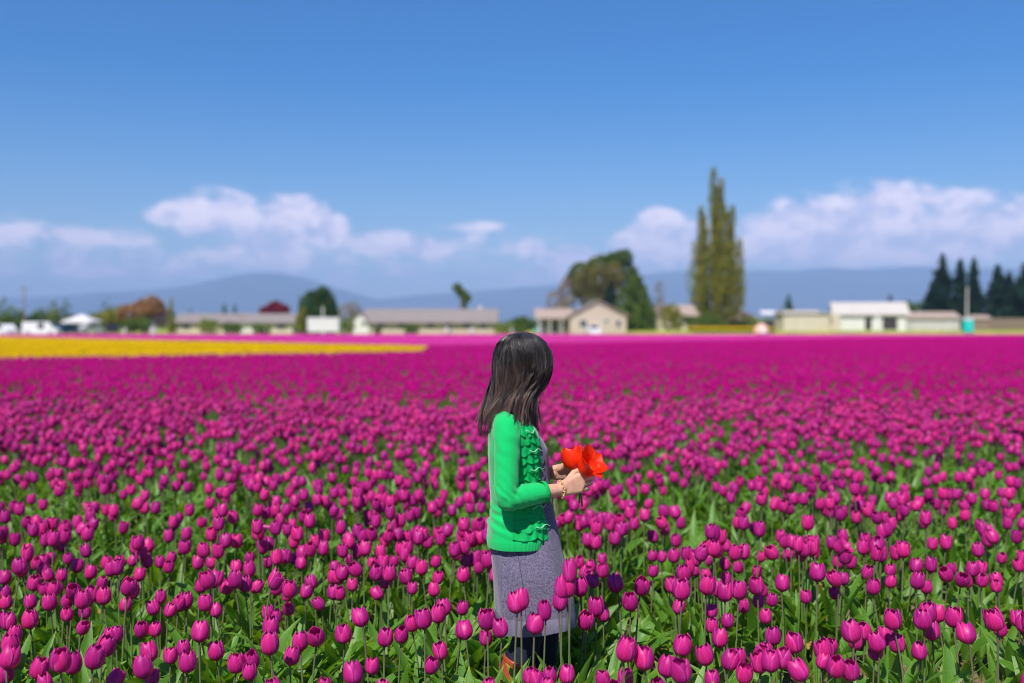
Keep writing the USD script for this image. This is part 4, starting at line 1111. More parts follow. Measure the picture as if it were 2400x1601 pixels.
# ---- far off: squares of two rows each, and single plants where a colour ends
TILE = 2 * ROW_GAP


def low_plant(r, h):
    """(bloom, green) triangles of a plant seen from tens of metres."""
    ang = r.uniform(0, 2 * PI) + np.arange(5) * 2 * PI / 5
    R, H = .029 * r.uniform(.85, 1.1), .082 * r.uniform(.9, 1.08)
    z0 = h - H / 2
    ring = lambda k, z: np.stack([np.cos(ang) * R * k, np.sin(ang) * R * k, np.full(5, z0 + z * H)], -1)
    v = np.vstack([[[0, 0, z0]], ring(.85, .2), ring(1.0, .5), ring(.6, .98)])
    f = []
    for i in range(5):
        j = (i + 1) % 5
        f += [[0, 1 + j, 1 + i]] + [[a + i, a + j, b + j] for a, b in ((1, 6), (6, 11))] + [[a + i, b + j, b + i] for a, b in ((1, 6), (6, 11))]
    f += [[11, 12, 13], [11, 13, 14], [11, 14, 15]]
    g = MB()
    g.tube([(0, 0, 0), (0, 0, z0)], .006, 3)
    for i in range(3):
        g.sheet(leaf_sheet(r, r.uniform(0, 2 * PI), .01, r.uniform(.25, .36), r.uniform(.06, .09), r.uniform(1.1, 1.4), r.uniform(.2, 1.1), 2, 4))
    return (v, np.array(f)), g


def tile_spots(r):
    pts = []
    while len(pts) < int(36 * TILE * TILE):
        a, b = r.uniform(0, TILE, 2)
        ph = (b / ROW_GAP) % 1.0 - .5
        if r.uniform() < math.exp(-(ph / .25) ** 2) + .08:
            pts.append((a, b, np.clip(r.normal(.515, .04), .4, .62)))
    return np.array(pts)


rt = np.random.default_rng(50)
tiles = [tile_spots(rt) for _ in range(5)]
tile_protos = []
for sp in tiles:
    B, G = MB(), MB()
    for a, b, hh in sp:
        (v, f), g = low_plant(rt, hh)
        o = np.array([a, b, 0])
        B.add(v + o, f)
        G.add(g.mesh()[0] + o, g.mesh()[1])
    tile_protos.append((B, G))
single = [low_plant(rt, hh) for hh in (.46, .49, .52, .55, .58)]

na, nb = 220, 130
ia, ib = np.meshgrid(np.arange(-na // 2 - 40, na // 2), np.arange(0, nb), indexing='ij')
A, B_ = ia.ravel() * TILE, (ib.ravel() + .0) * TILE
off = (ROW_PHASE - .5) * ROW_GAP
corner = lambda a, b: (a[..., None] * ux + (b[..., None] + off) * uy)
cs = np.stack([corner(A + i * TILE, B_ + j * TILE) for i in (0, 1) for j in (0, 1)], 1)
cen = cs.mean(1)
vis = (np.abs(cen[:, 0]) < .56 * cen[:, 1] + 4) & (cen[:, 1] > NEAR - 3) & (cen[:, 1] < FIELD_END + 1)
cs, A, B_ = cs[vis], A[vis], B_[vis]


def colour_at(x, y):
    """0 magenta, 1 yellow, 2 pink, -1 nothing planted"""
    c = np.where(inside(poly_p, x, y), 2, 0)
    c = np.where(inside(poly_y, x, y), 1, c)
    return np.where((y > FIELD_END) | (y < NEAR - .5), -1, c)


cc = np.stack([colour_at(cs[:, i, 0], cs[:, i, 1]) for i in range(4)], 1)
r = np.random.default_rng(61)
beds = {0: [], 1: [], 2: []}
for k in range(len(A)):
    t_ = int(r.integers(0, 5))
    if (cc[k] == cc[k, 0]).all():
        if cc[k, 0] >= 0:
            o = A[k] * ux + (B_[k] + off) * uy
            if r.uniform() < .5:                              # turned half round, still on the rows
                o = o + TILE * ux + TILE * uy
                beds[cc[k, 0]].append((o[0], o[1], t_, ROW_DIR + PI))
            else:
                beds[cc[k, 0]].append((o[0], o[1], t_, ROW_DIR))
    else:
        sp = tiles[t_]
        w = (A[k] + sp[:, :1]) * ux + (B_[k] + sp[:, 1:2] + off) * uy
        wc = colour_at(w[:, 0], w[:, 1])
        for (wx, wy), q in zip(w, wc):
            if q >= 0:
                beds[q].append((wx, wy, 5 + int(r.integers(0, 5)), r.uniform(0, 6.28)))
for i in range(5200):                                          # the thin yellow strip beyond the field, right of the poplar
    beds[1].append((r.uniform(26.5, 38.8), r.uniform(146.5, 151), 5 + int(r.integers(0, 5)), 0.0))
for q, name, pm, label in ((0, 'magenta_tulip_field', 'far_petal', 'wide magenta tulip field that fills the middle distance'), (1, 'yellow_tulip_bed', 'far_yellow', 'long wedge of yellow tulips at the left of the field'), (2, 'pink_tulip_bed', 'far_pink', 'brighter pink tulips in the farthest part of the field')):
    L = np.array(beds[q])
    pr = [('square', [('blooms', B, M[pm]), ('leaves', G, M['far_leaf'])]) for B, G in tile_protos]
    pr += [('plant', [('bloom', MB().add(*b), M[pm]), ('leaves', g, M['far_leaf'])]) for b, g in single]
    instancer(name, pr, np.c_[L[:, 0], L[:, 1], rise(L[:, 0], L[:, 1]) - .045], L[:, 2], L[:, 3], np.ones((len(L), 3)), label, 'tulips')

# clods, straw and yellowed leaves in the bare furrows
r = np.random.default_rng(70)
C, S = MB(), MB()
ico = trimesh.creation.icosphere(1, 1.0)
for _ in range(1500):
    dd = math.sqrt(r.uniform(2.4 ** 2, 6.5 ** 2))
    xx = r.uniform(-.55, .55) * dd
    s_ = r.uniform(.005, .02) * (1 + (r.uniform() > .95))
    v = ico.vertices * (s_ * (.7 + .6 * meshkit.noise(ico.vertices * 1.7 + r.uniform(0, 90, 3)))[:, None]) * [1.2, 1, .7]
    C.add(v + [xx, dd, float(soil_height(xx, dd)) + s_ * .2], ico.faces)
for _ in range(700):
    dd = math.sqrt(r.uniform(2.4 ** 2, 6.0 ** 2))
    xx, a, L_ = r.uniform(-.55, .55) * dd, r.uniform(0, PI), r.uniform(.02, .07)
    g = float(soil_height(xx, dd)) + .008
    e = np.array([math.cos(a), math.sin(a), r.normal(0, .15)]) * L_
    S.tube([np.array([xx, dd, g]) - e, np.array([xx, dd, g + .006]), np.array([xx, dd, g]) + e], .0012, 3)
tag(C.build('soil_clods', M['soil'], smooth=True), 'loose clods of brown soil in the furrows', 'soil', kind='stuff')
tag(S.build('straw', mat('dry_straw', (.40, .30, .16), (.55, .43, .25), scale=9, rough=.9)), 'bits of dry straw lying in the furrows', 'straw', kind='stuff')
Wl = MB()
for _ in range(150):
    dd = math.sqrt(r.uniform(2.6 ** 2, 6.5 ** 2))
    xx = r.uniform(-.55, .55) * dd
    P = leaf_sheet(r, r.uniform(0, 6.28), .03, r.uniform(.06, .15), r.uniform(.02, .045), r.uniform(.1, .9), r.uniform(.3, 1.6), 4, 6)
    Wl.sheet(P + [xx, dd, float(soil_height(xx, dd)) + r.uniform(.0, .16)])
tag(Wl.build('withered_leaves', mat('withered_leaf', (.42, .34, .06), (.50, .33, .10), scale=12, rough=.7, island=.25, translucent=.3), smooth=True), 'yellowed and brown withered leaves between the plants', 'leaves', kind='stuff')

# ------------------------------------------------------------------ the woman
skin = usdkit.material(stage, '/World/Looks/skin', {'g': ('geometry', {}), 'n': ('noise_texture', dict(scale=60, detail=4)), 'r': ('rgb_ramp', dict(ramp=[(.3, (.54, .285, .19)), (.7, (.64, .37, .26))])),
                       'p': ('principled_bsdf', dict(roughness=.48, specular_ior_level=.4, subsurface_weight=.25, subsurface_scale=.006, subsurface_radius=(1, .35, .2)))},
                       [('g.position', 'n.vector'), ('n.fac', 'r.fac'), ('r.color', 'p.base_color')], surface='p.BSDF')
knit = mat('green_knit', (0.002, 0.43, 0.105), (0.003, 0.50, 0.130), scale=420, rough=.85, spec=.15, bump=.35, sheen=.25, bdist=.002, detail=2)
rufflem = mat('green_ruffle_cloth', (0.002, 0.40, 0.09), (0.003, 0.48, 0.12), scale=160, rough=.8, spec=.2, translucent=.15, tcol=(.01, .5, .15))
trimm = mat('pale_trim', (.38, .66, .54), (.50, .74, .64), scale=200, rough=.7)
dressm = mat('grey_heather_knit', (0.080, 0.068, 0.112), (0.185, 0.160, 0.235), scale=170, rough=.95, spec=.1, bump=.35, sheen=.2, bdist=.002, detail=3)
hemm = mat('grey_hem', (0.12, 0.11, 0.165), (0.22, 0.20, 0.28), scale=420, rough=.95, spec=.1)
seamm = mat('seam_thread', (.07, .06, .10), rough=.9)
stockm = mat('navy_stocking', (0.012, 0.013, 0.03), (0.022, 0.024, 0.045), scale=200, rough=.75, spec=.2)
bootm = mat('orange_red_rubber', (0.30, 0.045, 0.02), (0.37, 0.06, 0.025), scale=6, rough=.35, spec=.5)
solem = mat('dark_sole', (.03, .025, .02), rough=.8)
goldm = mat('gold_chain', (.75, .48, .18), rough=.3, spec=.6)
hairm = usdkit.material(stage, '/World/Looks/dark_hair', {'uv': ('uvmap', dict(attribute='st')), 'x': ('separate_xyz', {}), 'g': ('geometry', {}), 'r': ('rgb_ramp', dict(ramp=[(0, (.026, .023, .025)), (.45, (.030, .023, .022)), (1, (.095, .050, .036))])),
                       'hv': ('map_range', dict(from_min=0, from_max=1, to_min=.45, to_max=2.3)), 'h': ('hsv', {}), 'p': ('principled_bsdf', dict(roughness=.42, specular_ior_level=.6))},
                       [('uv.UV', 'x.vector'), ('x.y', 'r.fac'), ('x.x', 'hv.value'), ('hv.result', 'h.value'), ('r.color', 'h.color'), ('h.color', 'p.base_color')], surface='p.BSDF')

woman = thing('person', 'woman in a green ruffled cardigan and grey dress holding red tulips, face hidden', 'person', (0.024, 3.73, 0))
WX, WY = 0.024, 3.73


def ball(p, rad, seg=20):
    return m3.Manifold.sphere(rad, seg).translate(tuple(map(float, p)))


def chain(joints, seg=20):
    """Hulls of neighbouring spheres, joined."""
    out = m3.Manifold()
    for (p, a), (q, b) in zip(joints[:-1], joints[1:]):
        out = out + m3.Manifold.batch_hull([ball(p, a, seg), ball(q, b, seg)])
    return out


def hull(*balls):
    return m3.Manifold.batch_hull([ball(p, a) for p, a in balls])


def smoothed(m, length, it=10):
    m = m.refine_to_length(length)
    mm = m.to_mesh()
    t = trimesh.Trimesh(mm.vert_properties[:, :3], mm.tri_verts, process=True)
    trimesh.smoothing.filter_taubin(t, lamb=.5, nu=.53, iterations=it)
    return t


# -- hands first (fine), each finger a chain of its own
def hand(wrist, palm_dir, back, up, grip, mirror=1):
    """palm_dir: from the wrist to the knuckles; back: out of the back of the hand; up: towards the index finger."""
    f, b, u = (np.array(v, float) / np.linalg.norm(v) for v in (palm_dir, back, up))
    w = np.array(wrist, float)
    kn = [w + f * .082 + u * .026, w + f * .087 + u * .008, w + f * .083 - u * .010, w + f * .075 - u * .027]
    m = m3.Manifold.batch_hull([ball(w + u * .012, .017), ball(w - u * .012, .016), ball(kn[0] - f * .004, .0115), ball(kn[1], .0115), ball(kn[2], .0112), ball(kn[3] - f * .003, .0105)])
    for k, (base, L, rr) in enumerate(zip(kn, (.040, .044, .041, .033), (.0092, .0094, .0088, .0080))):
        d1 = f * .80 - b * .60 - u * .05
        d2 = f * .05 - b * 1.0 - u * (.08 + .02 * k)
        d3 = -f * .80 - b * .50
        p1 = base + d1 / np.linalg.norm(d1) * L
        p2 = p1 + d2 / np.linalg.norm(d2) * L * .62
        p3 = p2 + d3 / np.linalg.norm(d3) * L * .48
        m = m + chain([(base, rr * 1.08), (p1, rr), (p2, rr * .93), (p3, rr * .82)], 16)
    t0 = w + f * .022 + u * .018 - b * .012
    t1 = w + f * .050 + u * .043 - b * .026
    t2 = w + f * .082 + u * .046 - b * .033
    t3 = w + f * .103 + u * .038 - b * .038
    m = m + chain([(t0, .0145), (t1, .0118), (t2, .0102), (t3, .0085)], 16)
    return m


RW, RE, RS = np.array([.158, -.105, .978]), np.array([-.048, -.195, .958]), np.array([-.040, -.148, 1.210])
LW, LE, LS = np.array([.138, .072, 1.012]), np.array([.0, .215, .965]), np.array([-.030, .160, 1.205])
hand_r = hand(RW, (.078, .030, .022), (-.25, -1, .12), (-.12, .12, 1), None)
hand_l = hand(LW, (.080, -.030, .012), (-.2, 1, .25), (-.1, -.2, 1), None)

FACE = math.radians(52)                                     # she looks away from the camera, down at the flowers
fx, fy = math.cos(FACE), math.sin(FACE)
HC = np.array([.026, .004, 1.430])


def face_point(fwd, side, upw):
    """In the head's own frame: forward, to her left, up; the head is bent forward."""
    b = math.radians(24)
    f = np.array([fx * math.cos(b), fy * math.cos(b), -math.sin(b)])
    s = np.array([-fy, fx, 0])
    u = np.array([fx * math.sin(b), fy * math.sin(b), math.cos(b)])
    return HC + f * fwd + s * side + u * upw


skull = m3.Manifold.batch_hull([ball(face_point(-.014, 0, .018), .076, 32), ball(face_point(.020, 0, .014), .069, 32), ball(face_point(.030, 0, -.045), .050, 24), ball(face_point(.062, 0, -.085), .018), ball(face_point(.064, .014, -.078), .015), ball(face_point(.064, -.014, -.078), .015)])
nose = m3.Manifold.batch_hull([ball(face_point(.086, 0, .012), .006), ball(face_point(.104, 0, -.026), .009), ball(face_point(.090, .012, -.030), .006), ball(face_point(.090, -.012, -.030), .006)])
lips = hull((face_point(.084, .016, -.054), .0055), (face_point(.090, 0, -.051), .0065), (face_point(.084, -.016, -.054), .0055)) + hull((face_point(.083, .013, -.061), .0055), (face_point(.088, 0, -.062), .007), (face_point(.083, -.013, -.061), .0055))
brow = hull((face_point(.083, .034, .022), .007), (face_point(.086, .012, .022), .007)) + hull((face_point(.083, -.034, .022), .007), (face_point(.086, -.012, .022), .007))
ears = m3.Manifold()
for s in (-1, 1):
    ears = ears + hull((face_point(-.008, s * .066, .012), .011), (face_point(-.004, s * .066, -.028), .007), (face_point(-.018, s * .071, -.002), .007))
torso = m3.Manifold.batch_hull([ball((-.005, s * .052, z), rr) for s in (-1, 1) for z, rr in ((.80, .070), (.88, .066))])
torso = torso + m3.Manifold.batch_hull([ball((-.005, s * .050, .88), .066) for s in (-1, 1)] + [ball((-.008, s * .045, .96), .066) for s in (-1, 1)])
torso = torso + m3.Manifold.batch_hull([ball((-.008, s * .045, .96), .066) for s in (-1, 1)] + [ball((-.015, s * .065, 1.11), .070) for s in (-1, 1)])
torso = torso + m3.Manifold.batch_hull([ball((-.015, s * .065, 1.11), .070) for s in (-1, 1)] + [ball((-.03, s * .100, 1.20), .030) for s in (-1, 1)] + [ball((-.028, 0, 1.235), .050)])
neck = chain([((-.028, 0, 1.22), .054), ((-.018, .002, 1.285), .047), (HC + [-.018, -.004, -.065], .048)])
arms = chain([(RS, .027), (RS * .5 + RE * .5, .036), (RE, .032)]) + chain([(RE, .032), (RE * .7 + RW * .3, .0335), (RW, .0215)]) + \
       chain([(LS, .027), (LS * .5 + LE * .5, .036), (LE, .032)]) + chain([(LE, .032), (LE * .7 + LW * .3, .0335), (LW, .0215)])
RH, RK, RA = np.array([.0, -.060, .80]), np.array([.045, -.075, .455]), np.array([-.075, -.080, .115])
LH, LK, LA = np.array([.0, .060, .80]), np.array([.105, .070, .440]), np.array([.075, .075, .085])
legs = m3.Manifold()
for H_, K_, A_ in ((RH, RK, RA), (LH, LK, LA)):
    legs = legs + chain([(H_, .068), (H_ * .45 + K_ * .55, .060), (K_, .049)]) + chain([(K_, .052), (K_ * .68 + A_ * .32, .050), (A_, .034)])
    legs = legs + hull((A_ + [0, 0, -.03], .034), (A_ + [-.03, 0, -.05], .028), (A_ + [.10, 0, -.055], .024), (A_ + [.14, 0, -.06], .018))
body = skull + nose + lips + brow + ears + torso + neck + arms + legs
hands = smoothed(hand_r, .0035, 6), smoothed(hand_l, .0035, 6)


def to_manifold(t):
    return m3.Manifold(m3.Mesh(np.asarray(t.vertices, np.float32), np.asarray(t.faces, np.uint32)))


base = smoothed(body, .011, 8)
try:
    whole = to_manifold(base) + to_manifold(hands[0]) + to_manifold(hands[1])
    mm = whole.to_mesh()
    whole = trimesh.Trimesh(mm.vert_properties[:, :3], mm.tri_verts, process=False)
    if len(whole.faces) < 1000:
        raise ValueError
except Exception:
    whole = trimesh.util.concatenate([base, *hands])
bd = obj('body', whole, skin, woman, smooth=50)
for s in (-1, 1):
    e = obj('eye', trimesh.creation.icosphere(3, .0115).apply_translation(face_point(.0755, s * .030, .004)), M['white'], woman, smooth=True)
    obj('iris', trimesh.creation.icosphere(2, .0062).apply_translation(face_point(.0815, s * .030, .003)), M['tyre'], e, smooth=True)
    obj('eyebrow', smoothed(hull((face_point(.084, s * .016, .030), .0032), (face_point(.084, s * .032, .034), .003), (face_point(.076, s * .046, .030), .0022)), .004, 3), hairm, woman, smooth=True)

# -- clothes: lofts of rounded cross sections (z, centre x, half depth, half width)
def loft(sections, nz=60, nphi=96, wobble=None, power=2.7, z_of_phi=None):
    S = np.array(sections, float)
    S = S[np.argsort(S[:, 0])]
    from scipy.interpolate import PchipInterpolator
    z = np.linspace(S[0, 0], S[-1, 0], nz)
    cx, rx, ry = (PchipInterpolator(S[:, 0], S[:, k])(z) for k in (1, 2, 3))
    cy = PchipInterpolator(S[:, 0], S[:, 4])(z) if S.shape[1] > 4 else 0 * z
    phi = np.linspace(0, 2 * PI, nphi, endpoint=False)
    c, s = np.cos(phi), np.sin(phi)
    e = 2 / power
    ux_, uy_ = np.sign(c) * np.abs(c) ** e, np.sign(s) * np.abs(s) ** e
    PHI, Z = np.meshgrid(phi, z)
    k = 1 + (wobble(PHI, Z) if wobble else 0)
    P = np.stack([cx[:, None] + rx[:, None] * ux_ * k, cy[:, None] + ry[:, None] * uy_ * k, Z + (z_of_phi(PHI, Z) if z_of_phi else 0)], -1)
    return P


CARD = [(.764, -.001, .111, .152), (.80, .000, .115, .152), (.84, .003, .113, .147), (.88, .001, .105, .138), (.93, -.005, .099, .132), (1.0, -.010, .100, .128), (1.09, -.013, .101, .145), (1.15, -.016, .098, .155), (1.195, -.022, .086, .160), (1.225, -.030, .072, .140), (1.250, -.036, .060, .098), (1.272, -.036, .050, .066)]


def card_wobble(PHI, Z):
    low = np.clip((.98 - Z) / .2, 0, 1)
    back = np.cos(PHI - PI)
    return .018 * low * np.sin(PHI * 7 + Z * 22) + .035 * np.exp(-((Z - .835) / .022) ** 2) * np.clip(back, 0, 1) + .012 * np.sin(PHI * 3 + Z * 40) * np.clip((1.0 - Z) / .1, 0, 1) * np.clip((Z - .84) / .05, 0, 1)


def closed_loft(P):
    n, m = P.shape[:2]
    v = np.vstack([P.reshape(-1, 3), P[0].mean(0), P[-1].mean(0)])
    f = []
    for i in range(n - 1):
        for j in range(m):
            k = (j + 1) % m
            f += [[i * m + j, i * m + k, (i + 1) * m + k], [i * m + j, (i + 1) * m + k, (i + 1) * m + j]]
    for j in range(m):
        k = (j + 1) % m
        f += [[n * m, k, j], [n * m + 1, (n - 1) * m + j, (n - 1) * m + k]]
    return m3.Manifold(m3.Mesh(v.astype(np.float32), np.array(f, np.uint32)))


cardP = loft(CARD, 60, 96, card_wobble)
inner = loft([(z, cx, max(rx - .012, .02), max(ry - .012, .02)) for z, cx, rx, ry in CARD], 30, 64)
card = closed_loft(cardP)
lower = closed_loft(inner).scale((1, 1, 1)).translate((0, 0, -.03))
card = card - (lower ^ m3.Manifold.cube((1, 1, .30), True).translate((0, 0, .72)))     # open below
CUFF = RE + (RW - RE) * .70
CUFL = LE + (LW - LE) * .66
sl = chain([(RS + [.0, .060, .004], .054), (RS + [.0, .020, -.006], .053), (RS + [0, 0, -.045], .050), (RS * .5 + RE * .5 + [.002, 0, 0], .0465), (RE + [.004, 0, .012], .0435), (RE + [.012, 0, -.002], .042)], 28) + \
     chain([(RE + [.012, 0, -.002], .042), (RE * .6 + CUFF * .4, .0425), (CUFF, .0375)], 28) + \
     chain([(LS + [.004, -.035, -.005], .062), (LS + [.0, -.006, -.004], .058), (LS + [0, 0, -.045], .057), (LS * .5 + LE * .5, .0535), (LE, .050)], 28) + chain([(LE, .050), (LE * .6 + CUFL * .4, .0455), (CUFL, .0385)], 28)
for A_, B_2, rr in ((RE, RW, .036), (LE, LW, .036)):       # cut the sleeves square, with a hollow cuff
    dirv = (B_2 - A_) / np.linalg.norm(B_2 - A_)
    c_ = A_ + (B_2 - A_) * (.70 if A_ is RE else .66)
    T = trimesh.geometry.align_vectors([0, 0, 1], dirv)
    T[:3, 3] = c_
    sl = sl - m3.Manifold.cylinder(.3, .2, .2, 24).transform(T[:3, :4].tolist() if False else np.asarray(T[:3, :4], float))
card = card + sl
front = m3.Manifold.cube((.2, .105, .9), True).translate((.175, 0, 1.0))                     # the open front shows the dress
card = card - front
card_t = smoothed(card, .0075, 7)
cv, cn = np.array(card_t.vertices), np.array(card_t.vertex_normals)
wr = np.zeros(len(cv))
for E_, S_ in ((RE, RS), (LE, LS)):
    de = np.linalg.norm(cv - E_, axis=1)
    along = (cv - E_) @ np.array([.75, .1, .65])
    wr += np.exp(-(de / .075) ** 2) * .0042 * np.sin(along * 230 + 3 * meshkit.noise(cv * 25, 4) * 2) * np.clip(.4 + meshkit.noise(cv * 18, 8), 0, 1.2)
    up_ = np.exp(-((cv[:, 2] - 1.13) / .09) ** 2) * (np.linalg.norm(cv[:, :2] - S_[:2], axis=1) < .085)
    wr += up_ * .0012 * np.sin(cv[:, 2] * 95 + cv[:, 0] * 60 + 5 * meshkit.noise(cv * 14, 2))
wr += .006 * (meshkit.fbm(cv * 11, 3, 5) - .5) + .0035 * np.exp(-((cv[:, 2] - .87) / .05) ** 2) * np.sin(cv[:, 2] * 170 + cv[:, 0] * 40 + 4 * meshkit.noise(cv * 12, 6))
card_t = trimesh.Trimesh(cv + cn * wr[:, None], card_t.faces, process=False)
cd = obj('cardigan', card_t, knit, woman, smooth=60)


def on_card(phi, z, out=0.0):
    S = np.array(CARD)
    cx, rx, ry = (np.interp(z, S[:, 0], S[:, k]) for k in (1, 2, 3))
    e = 2 / 2.7
    c, s = np.cos(phi), np.sin(phi)
    return np.stack([cx + (rx + out) * np.sign(c) * np.abs(c) ** e, (ry + out) * np.sign(s) * np.abs(s) ** e, z + 0 * phi], -1)


# ribbed hem and cuffs
ribs = lambda PHI, Z: .012 * np.sin(PHI * 60)
P = loft([(.760, -.003, .1135, .1555), (.772, -.003, .1150, .1570), (.788, -.002, .1165, .1570), (.796, -.002, .1150, .1555)], 8, 240, lambda a, b: .006 * np.sin(a * 60))
keepc = ~((P[0, :, 0] > .07) & (np.abs(P[0, :, 1]) < .055))
kk_ = np.nonzero(keepc)[0]
cut = int(np.argmax(np.diff(np.concatenate([kk_, [kk_[0] + 240]])))) if len(kk_) else 0
order = np.roll(kk_, -(cut + 1))
MB().sheet(P[:, order]).build('hem_band', knit, cd, smooth=True)
for c_, d_, rr in ((CUFF, RW - RE, .0395), (CUFL, LW - LE, .0395)):
    dn = d_ / np.linalg.norm(d_)
    T = trimesh.geometry.align_vectors([0, 0, 1], dn)
    T[:3, 3] = c_ - dn * .006
    ph = np.linspace(0, 2 * PI, 60, endpoint=False)
    rows = [(-.006, rr + .0008), (.004, rr + .0012), (.009, rr - .001), (.008, rr - .006), (-.02, rr - .010)]
    Pc = np.stack([np.stack([np.cos(ph) * q * (1 + .012 * np.sin(ph * 20)), np.sin(ph) * q * (1 + .012 * np.sin(ph * 20)), np.full(60, zz)], -1) for zz, q in rows])
    MB().sheet(Pc, closed=True).move(T).build('cuff', rufflem, cd, smooth=True)

# ruffles of the two front panels, every other one edged with a pale zigzag cord
r = np.random.default_rng(77)
for side in (-1, 1):
    for k, z0 in enumerate(np.arange(1.222, .815, -.0345)):
        lo = np.interp(z0, [.80, .95, 1.15, 1.22], [-1.72, -1.6, -1.45, -1.5])
        hi = np.interp(z0, [.80, 1.0, 1.2], [-.40, -.42, -.55])
        a = np.linspace(lo, hi, 60) * (-side)
        s = np.linspace(0, 1, 6)
        ph0 = r.uniform(0, 6.28)
        freq = 11
        rows = []
        for q in s:
            fl = .0025 + .0055 * q ** 1.4 * (1 + .55 * np.sin(a * freq * 2.0 + ph0)) + r.normal(0, .0005)
            zz = z0 - .036 * q - .012 * q * np.abs(np.sin(a * freq * .5 + ph0)) + .004 * np.sin(a * 6 + ph0)
            rows.append(on_card(a, zz, fl))
        P = np.stack(rows)
        P2 = np.concatenate([P, P[::-1] + np.array([0, 0, .0008]) - (P[::-1] - P[::-1].mean((0, 1))) * .012])
        MB().sheet(P2).build('ruffle', rufflem, cd, smooth=True)
        if k % 2 == 0:
            an = np.linspace(max(lo, -1.25) + .06, hi - .04, 34) * (-side)
            zc = z0 - .030 + .0048 * np.sin(np.linspace(0, 2 * PI * 1.4, 34) + r.uniform(0, 6.28))
            if side == -1 or True:
                MB().tube(on_card(an, zc, .0125), .0014, 5).build('cord', trimm, cd, smooth=True)

DRESS = [(.478, .064, .150, .186), (.55, .058, .149, .178), (.65, .045, .141, .168), (.75, .028, .134, .140), (.80, .022, .130, .122), (.88, .016, .118, .108), (.95, .014, .113, .100), (1.0, .008, .110, .098), (1.06, .002, .112, .104), (1.10, .000, .111, .108), (1.15, -.006, .094, .118), (1.20, -.016, .070, .112), (1.235, -.024, .056, .085)]


def dress_wobble(PHI, Z):
    low = np.clip((.80 - Z) / .32, 0, 1)
    return low * (.030 * np.sin(PHI * 5 + .6) + .020 * np.sin(PHI * 9 + 2.0 + Z * 3) + .045 * np.exp(-((PHI - 4.02) / .10) ** 2) - .055 * np.exp(-((PHI - 4.22) / .09) ** 2)) + .004 * np.sin(PHI * 4 + Z * 50)


hemdip = lambda PHI, Z: -np.clip((.56 - Z) / .08, 0, 1) * (.010 + .010 * np.sin(PHI * 3 + 1.2))
dp = loft(DRESS, 70, 140, dress_wobble, z_of_phi=hemdip)
mb = MB().sheet(dp, closed=True)
dpi = loft([(z, cx, rx - .004, ry - .004) for z, cx, rx, ry in DRESS], 70, 140, dress_wobble, z_of_phi=hemdip)
mb.sheet(dpi[::-1], closed=True)
mb.sheet(np.stack([dpi[0], dp[0]]), closed=True)
dr = mb.build('dress', dressm, woman, smooth=True)
hp = dp[:4].copy()
cen_ = hp.mean(1, keepdims=True) * [1, 1, 0]
hp = cen_ + (hp - cen_) * [1.012, 1.012, 1]
hp[0] = dp[0] - [0, 0, .002]
hp2 = np.concatenate([dp[:1] * [1, 1, 1] - [0, 0, .003], hp, dp[4:5]])
MB().sheet(hp2, closed=True).build('hem', hemm, dr, smooth=True)
for col in (int(140 * 4.62 / (2 * PI)), int(140 * 1.6 / (2 * PI))):
    line = dp[3:46, col]
    cc_ = dp[3:46].mean(1)
    MB().tube(line + (line - cc_) * .006, .0011, 4).build('seam', seamm, dr)

# stockings and boots
for nm, H_, K_, A_ in (('right', RH, RK, RA), ('left', LH, LK, LA)):
    st = chain([(H_ * .3 + K_ * .7, .066), (K_, .056), (K_ * .68 + A_ * .32, .0535), (A_, .037)], 28)
    st = st - m3.Manifold.cube((2, 2, 1), True).translate((0, 0, 1.06))
    obj('stocking', smoothed(st, .010, 6), stockm, woman, smooth=True)
    top = K_ + (A_ - K_) * (.34 if nm == 'right' else .52)
    bo = chain([(top, .061), (top * .5 + A_ * .5, .060), (A_ + [0, 0, .02], .050)], 28) + chain([(A_ + [0, 0, .02], .050), (A_ + [-.005, 0, -.02], .046)], 24)
    bo = bo + hull((A_ + [-.02, 0, -.045], .036), (A_ + [.07, .015, -.05], .036), (A_ + [.07, -.015, -.05], .036), (A_ + [.125, 0, -.055], .030), (A_ + [0, 0, .0], .044))
    d_ = (A_ - K_) / np.linalg.norm(A_ - K_)
    T = trimesh.geometry.align_vectors([0, 0, 1], -d_)
    T[:3, 3] = top - d_ * .004
    bo = bo - m3.Manifold.cylinder(.3, .2, .2, 24).transform(np.asarray(T[:3, :4], float))
    T2 = T.copy()
    T2[:3, 3] = top + d_ * .12
    bo = bo - m3.Manifold.cylinder(.2, .056, .056, 28).transform(np.asarray(T2[:3, :4], float))
    g0 = float(A_[2]) - .085
    bt = obj('boot', smoothed(bo, .009, 5), bootm, woman, smooth=50)
    so = hull((A_ + [-.03, 0, -.082], .03), (A_ + [.08, .014, -.084], .034), (A_ + [.08, -.014, -.084], .034), (A_ + [.128, 0, -.084], .028))
    so = so ^ m3.Manifold.cube((1, 1, .035), True).translate((0, 0, float(A_[2]) - .088))
    obj('sole', smoothed(so, .012, 3), solem, bt, smooth=40)
    ph = np.linspace(0, 2 * PI, 40, endpoint=False)
    ring = np.stack([np.stack([np.cos(ph) * q, np.sin(ph) * q, np.full(40, z)], -1) for z, q in ((-.012, .0615), (-.006, .0635), (.000, .0635), (.005, .062), (.004, .057))])
    T3 = T.copy()
    T3[:3, 3] = top
    MB().sheet(ring, closed=True).move(T3).build('boot_rim', bootm, bt, smooth=True)

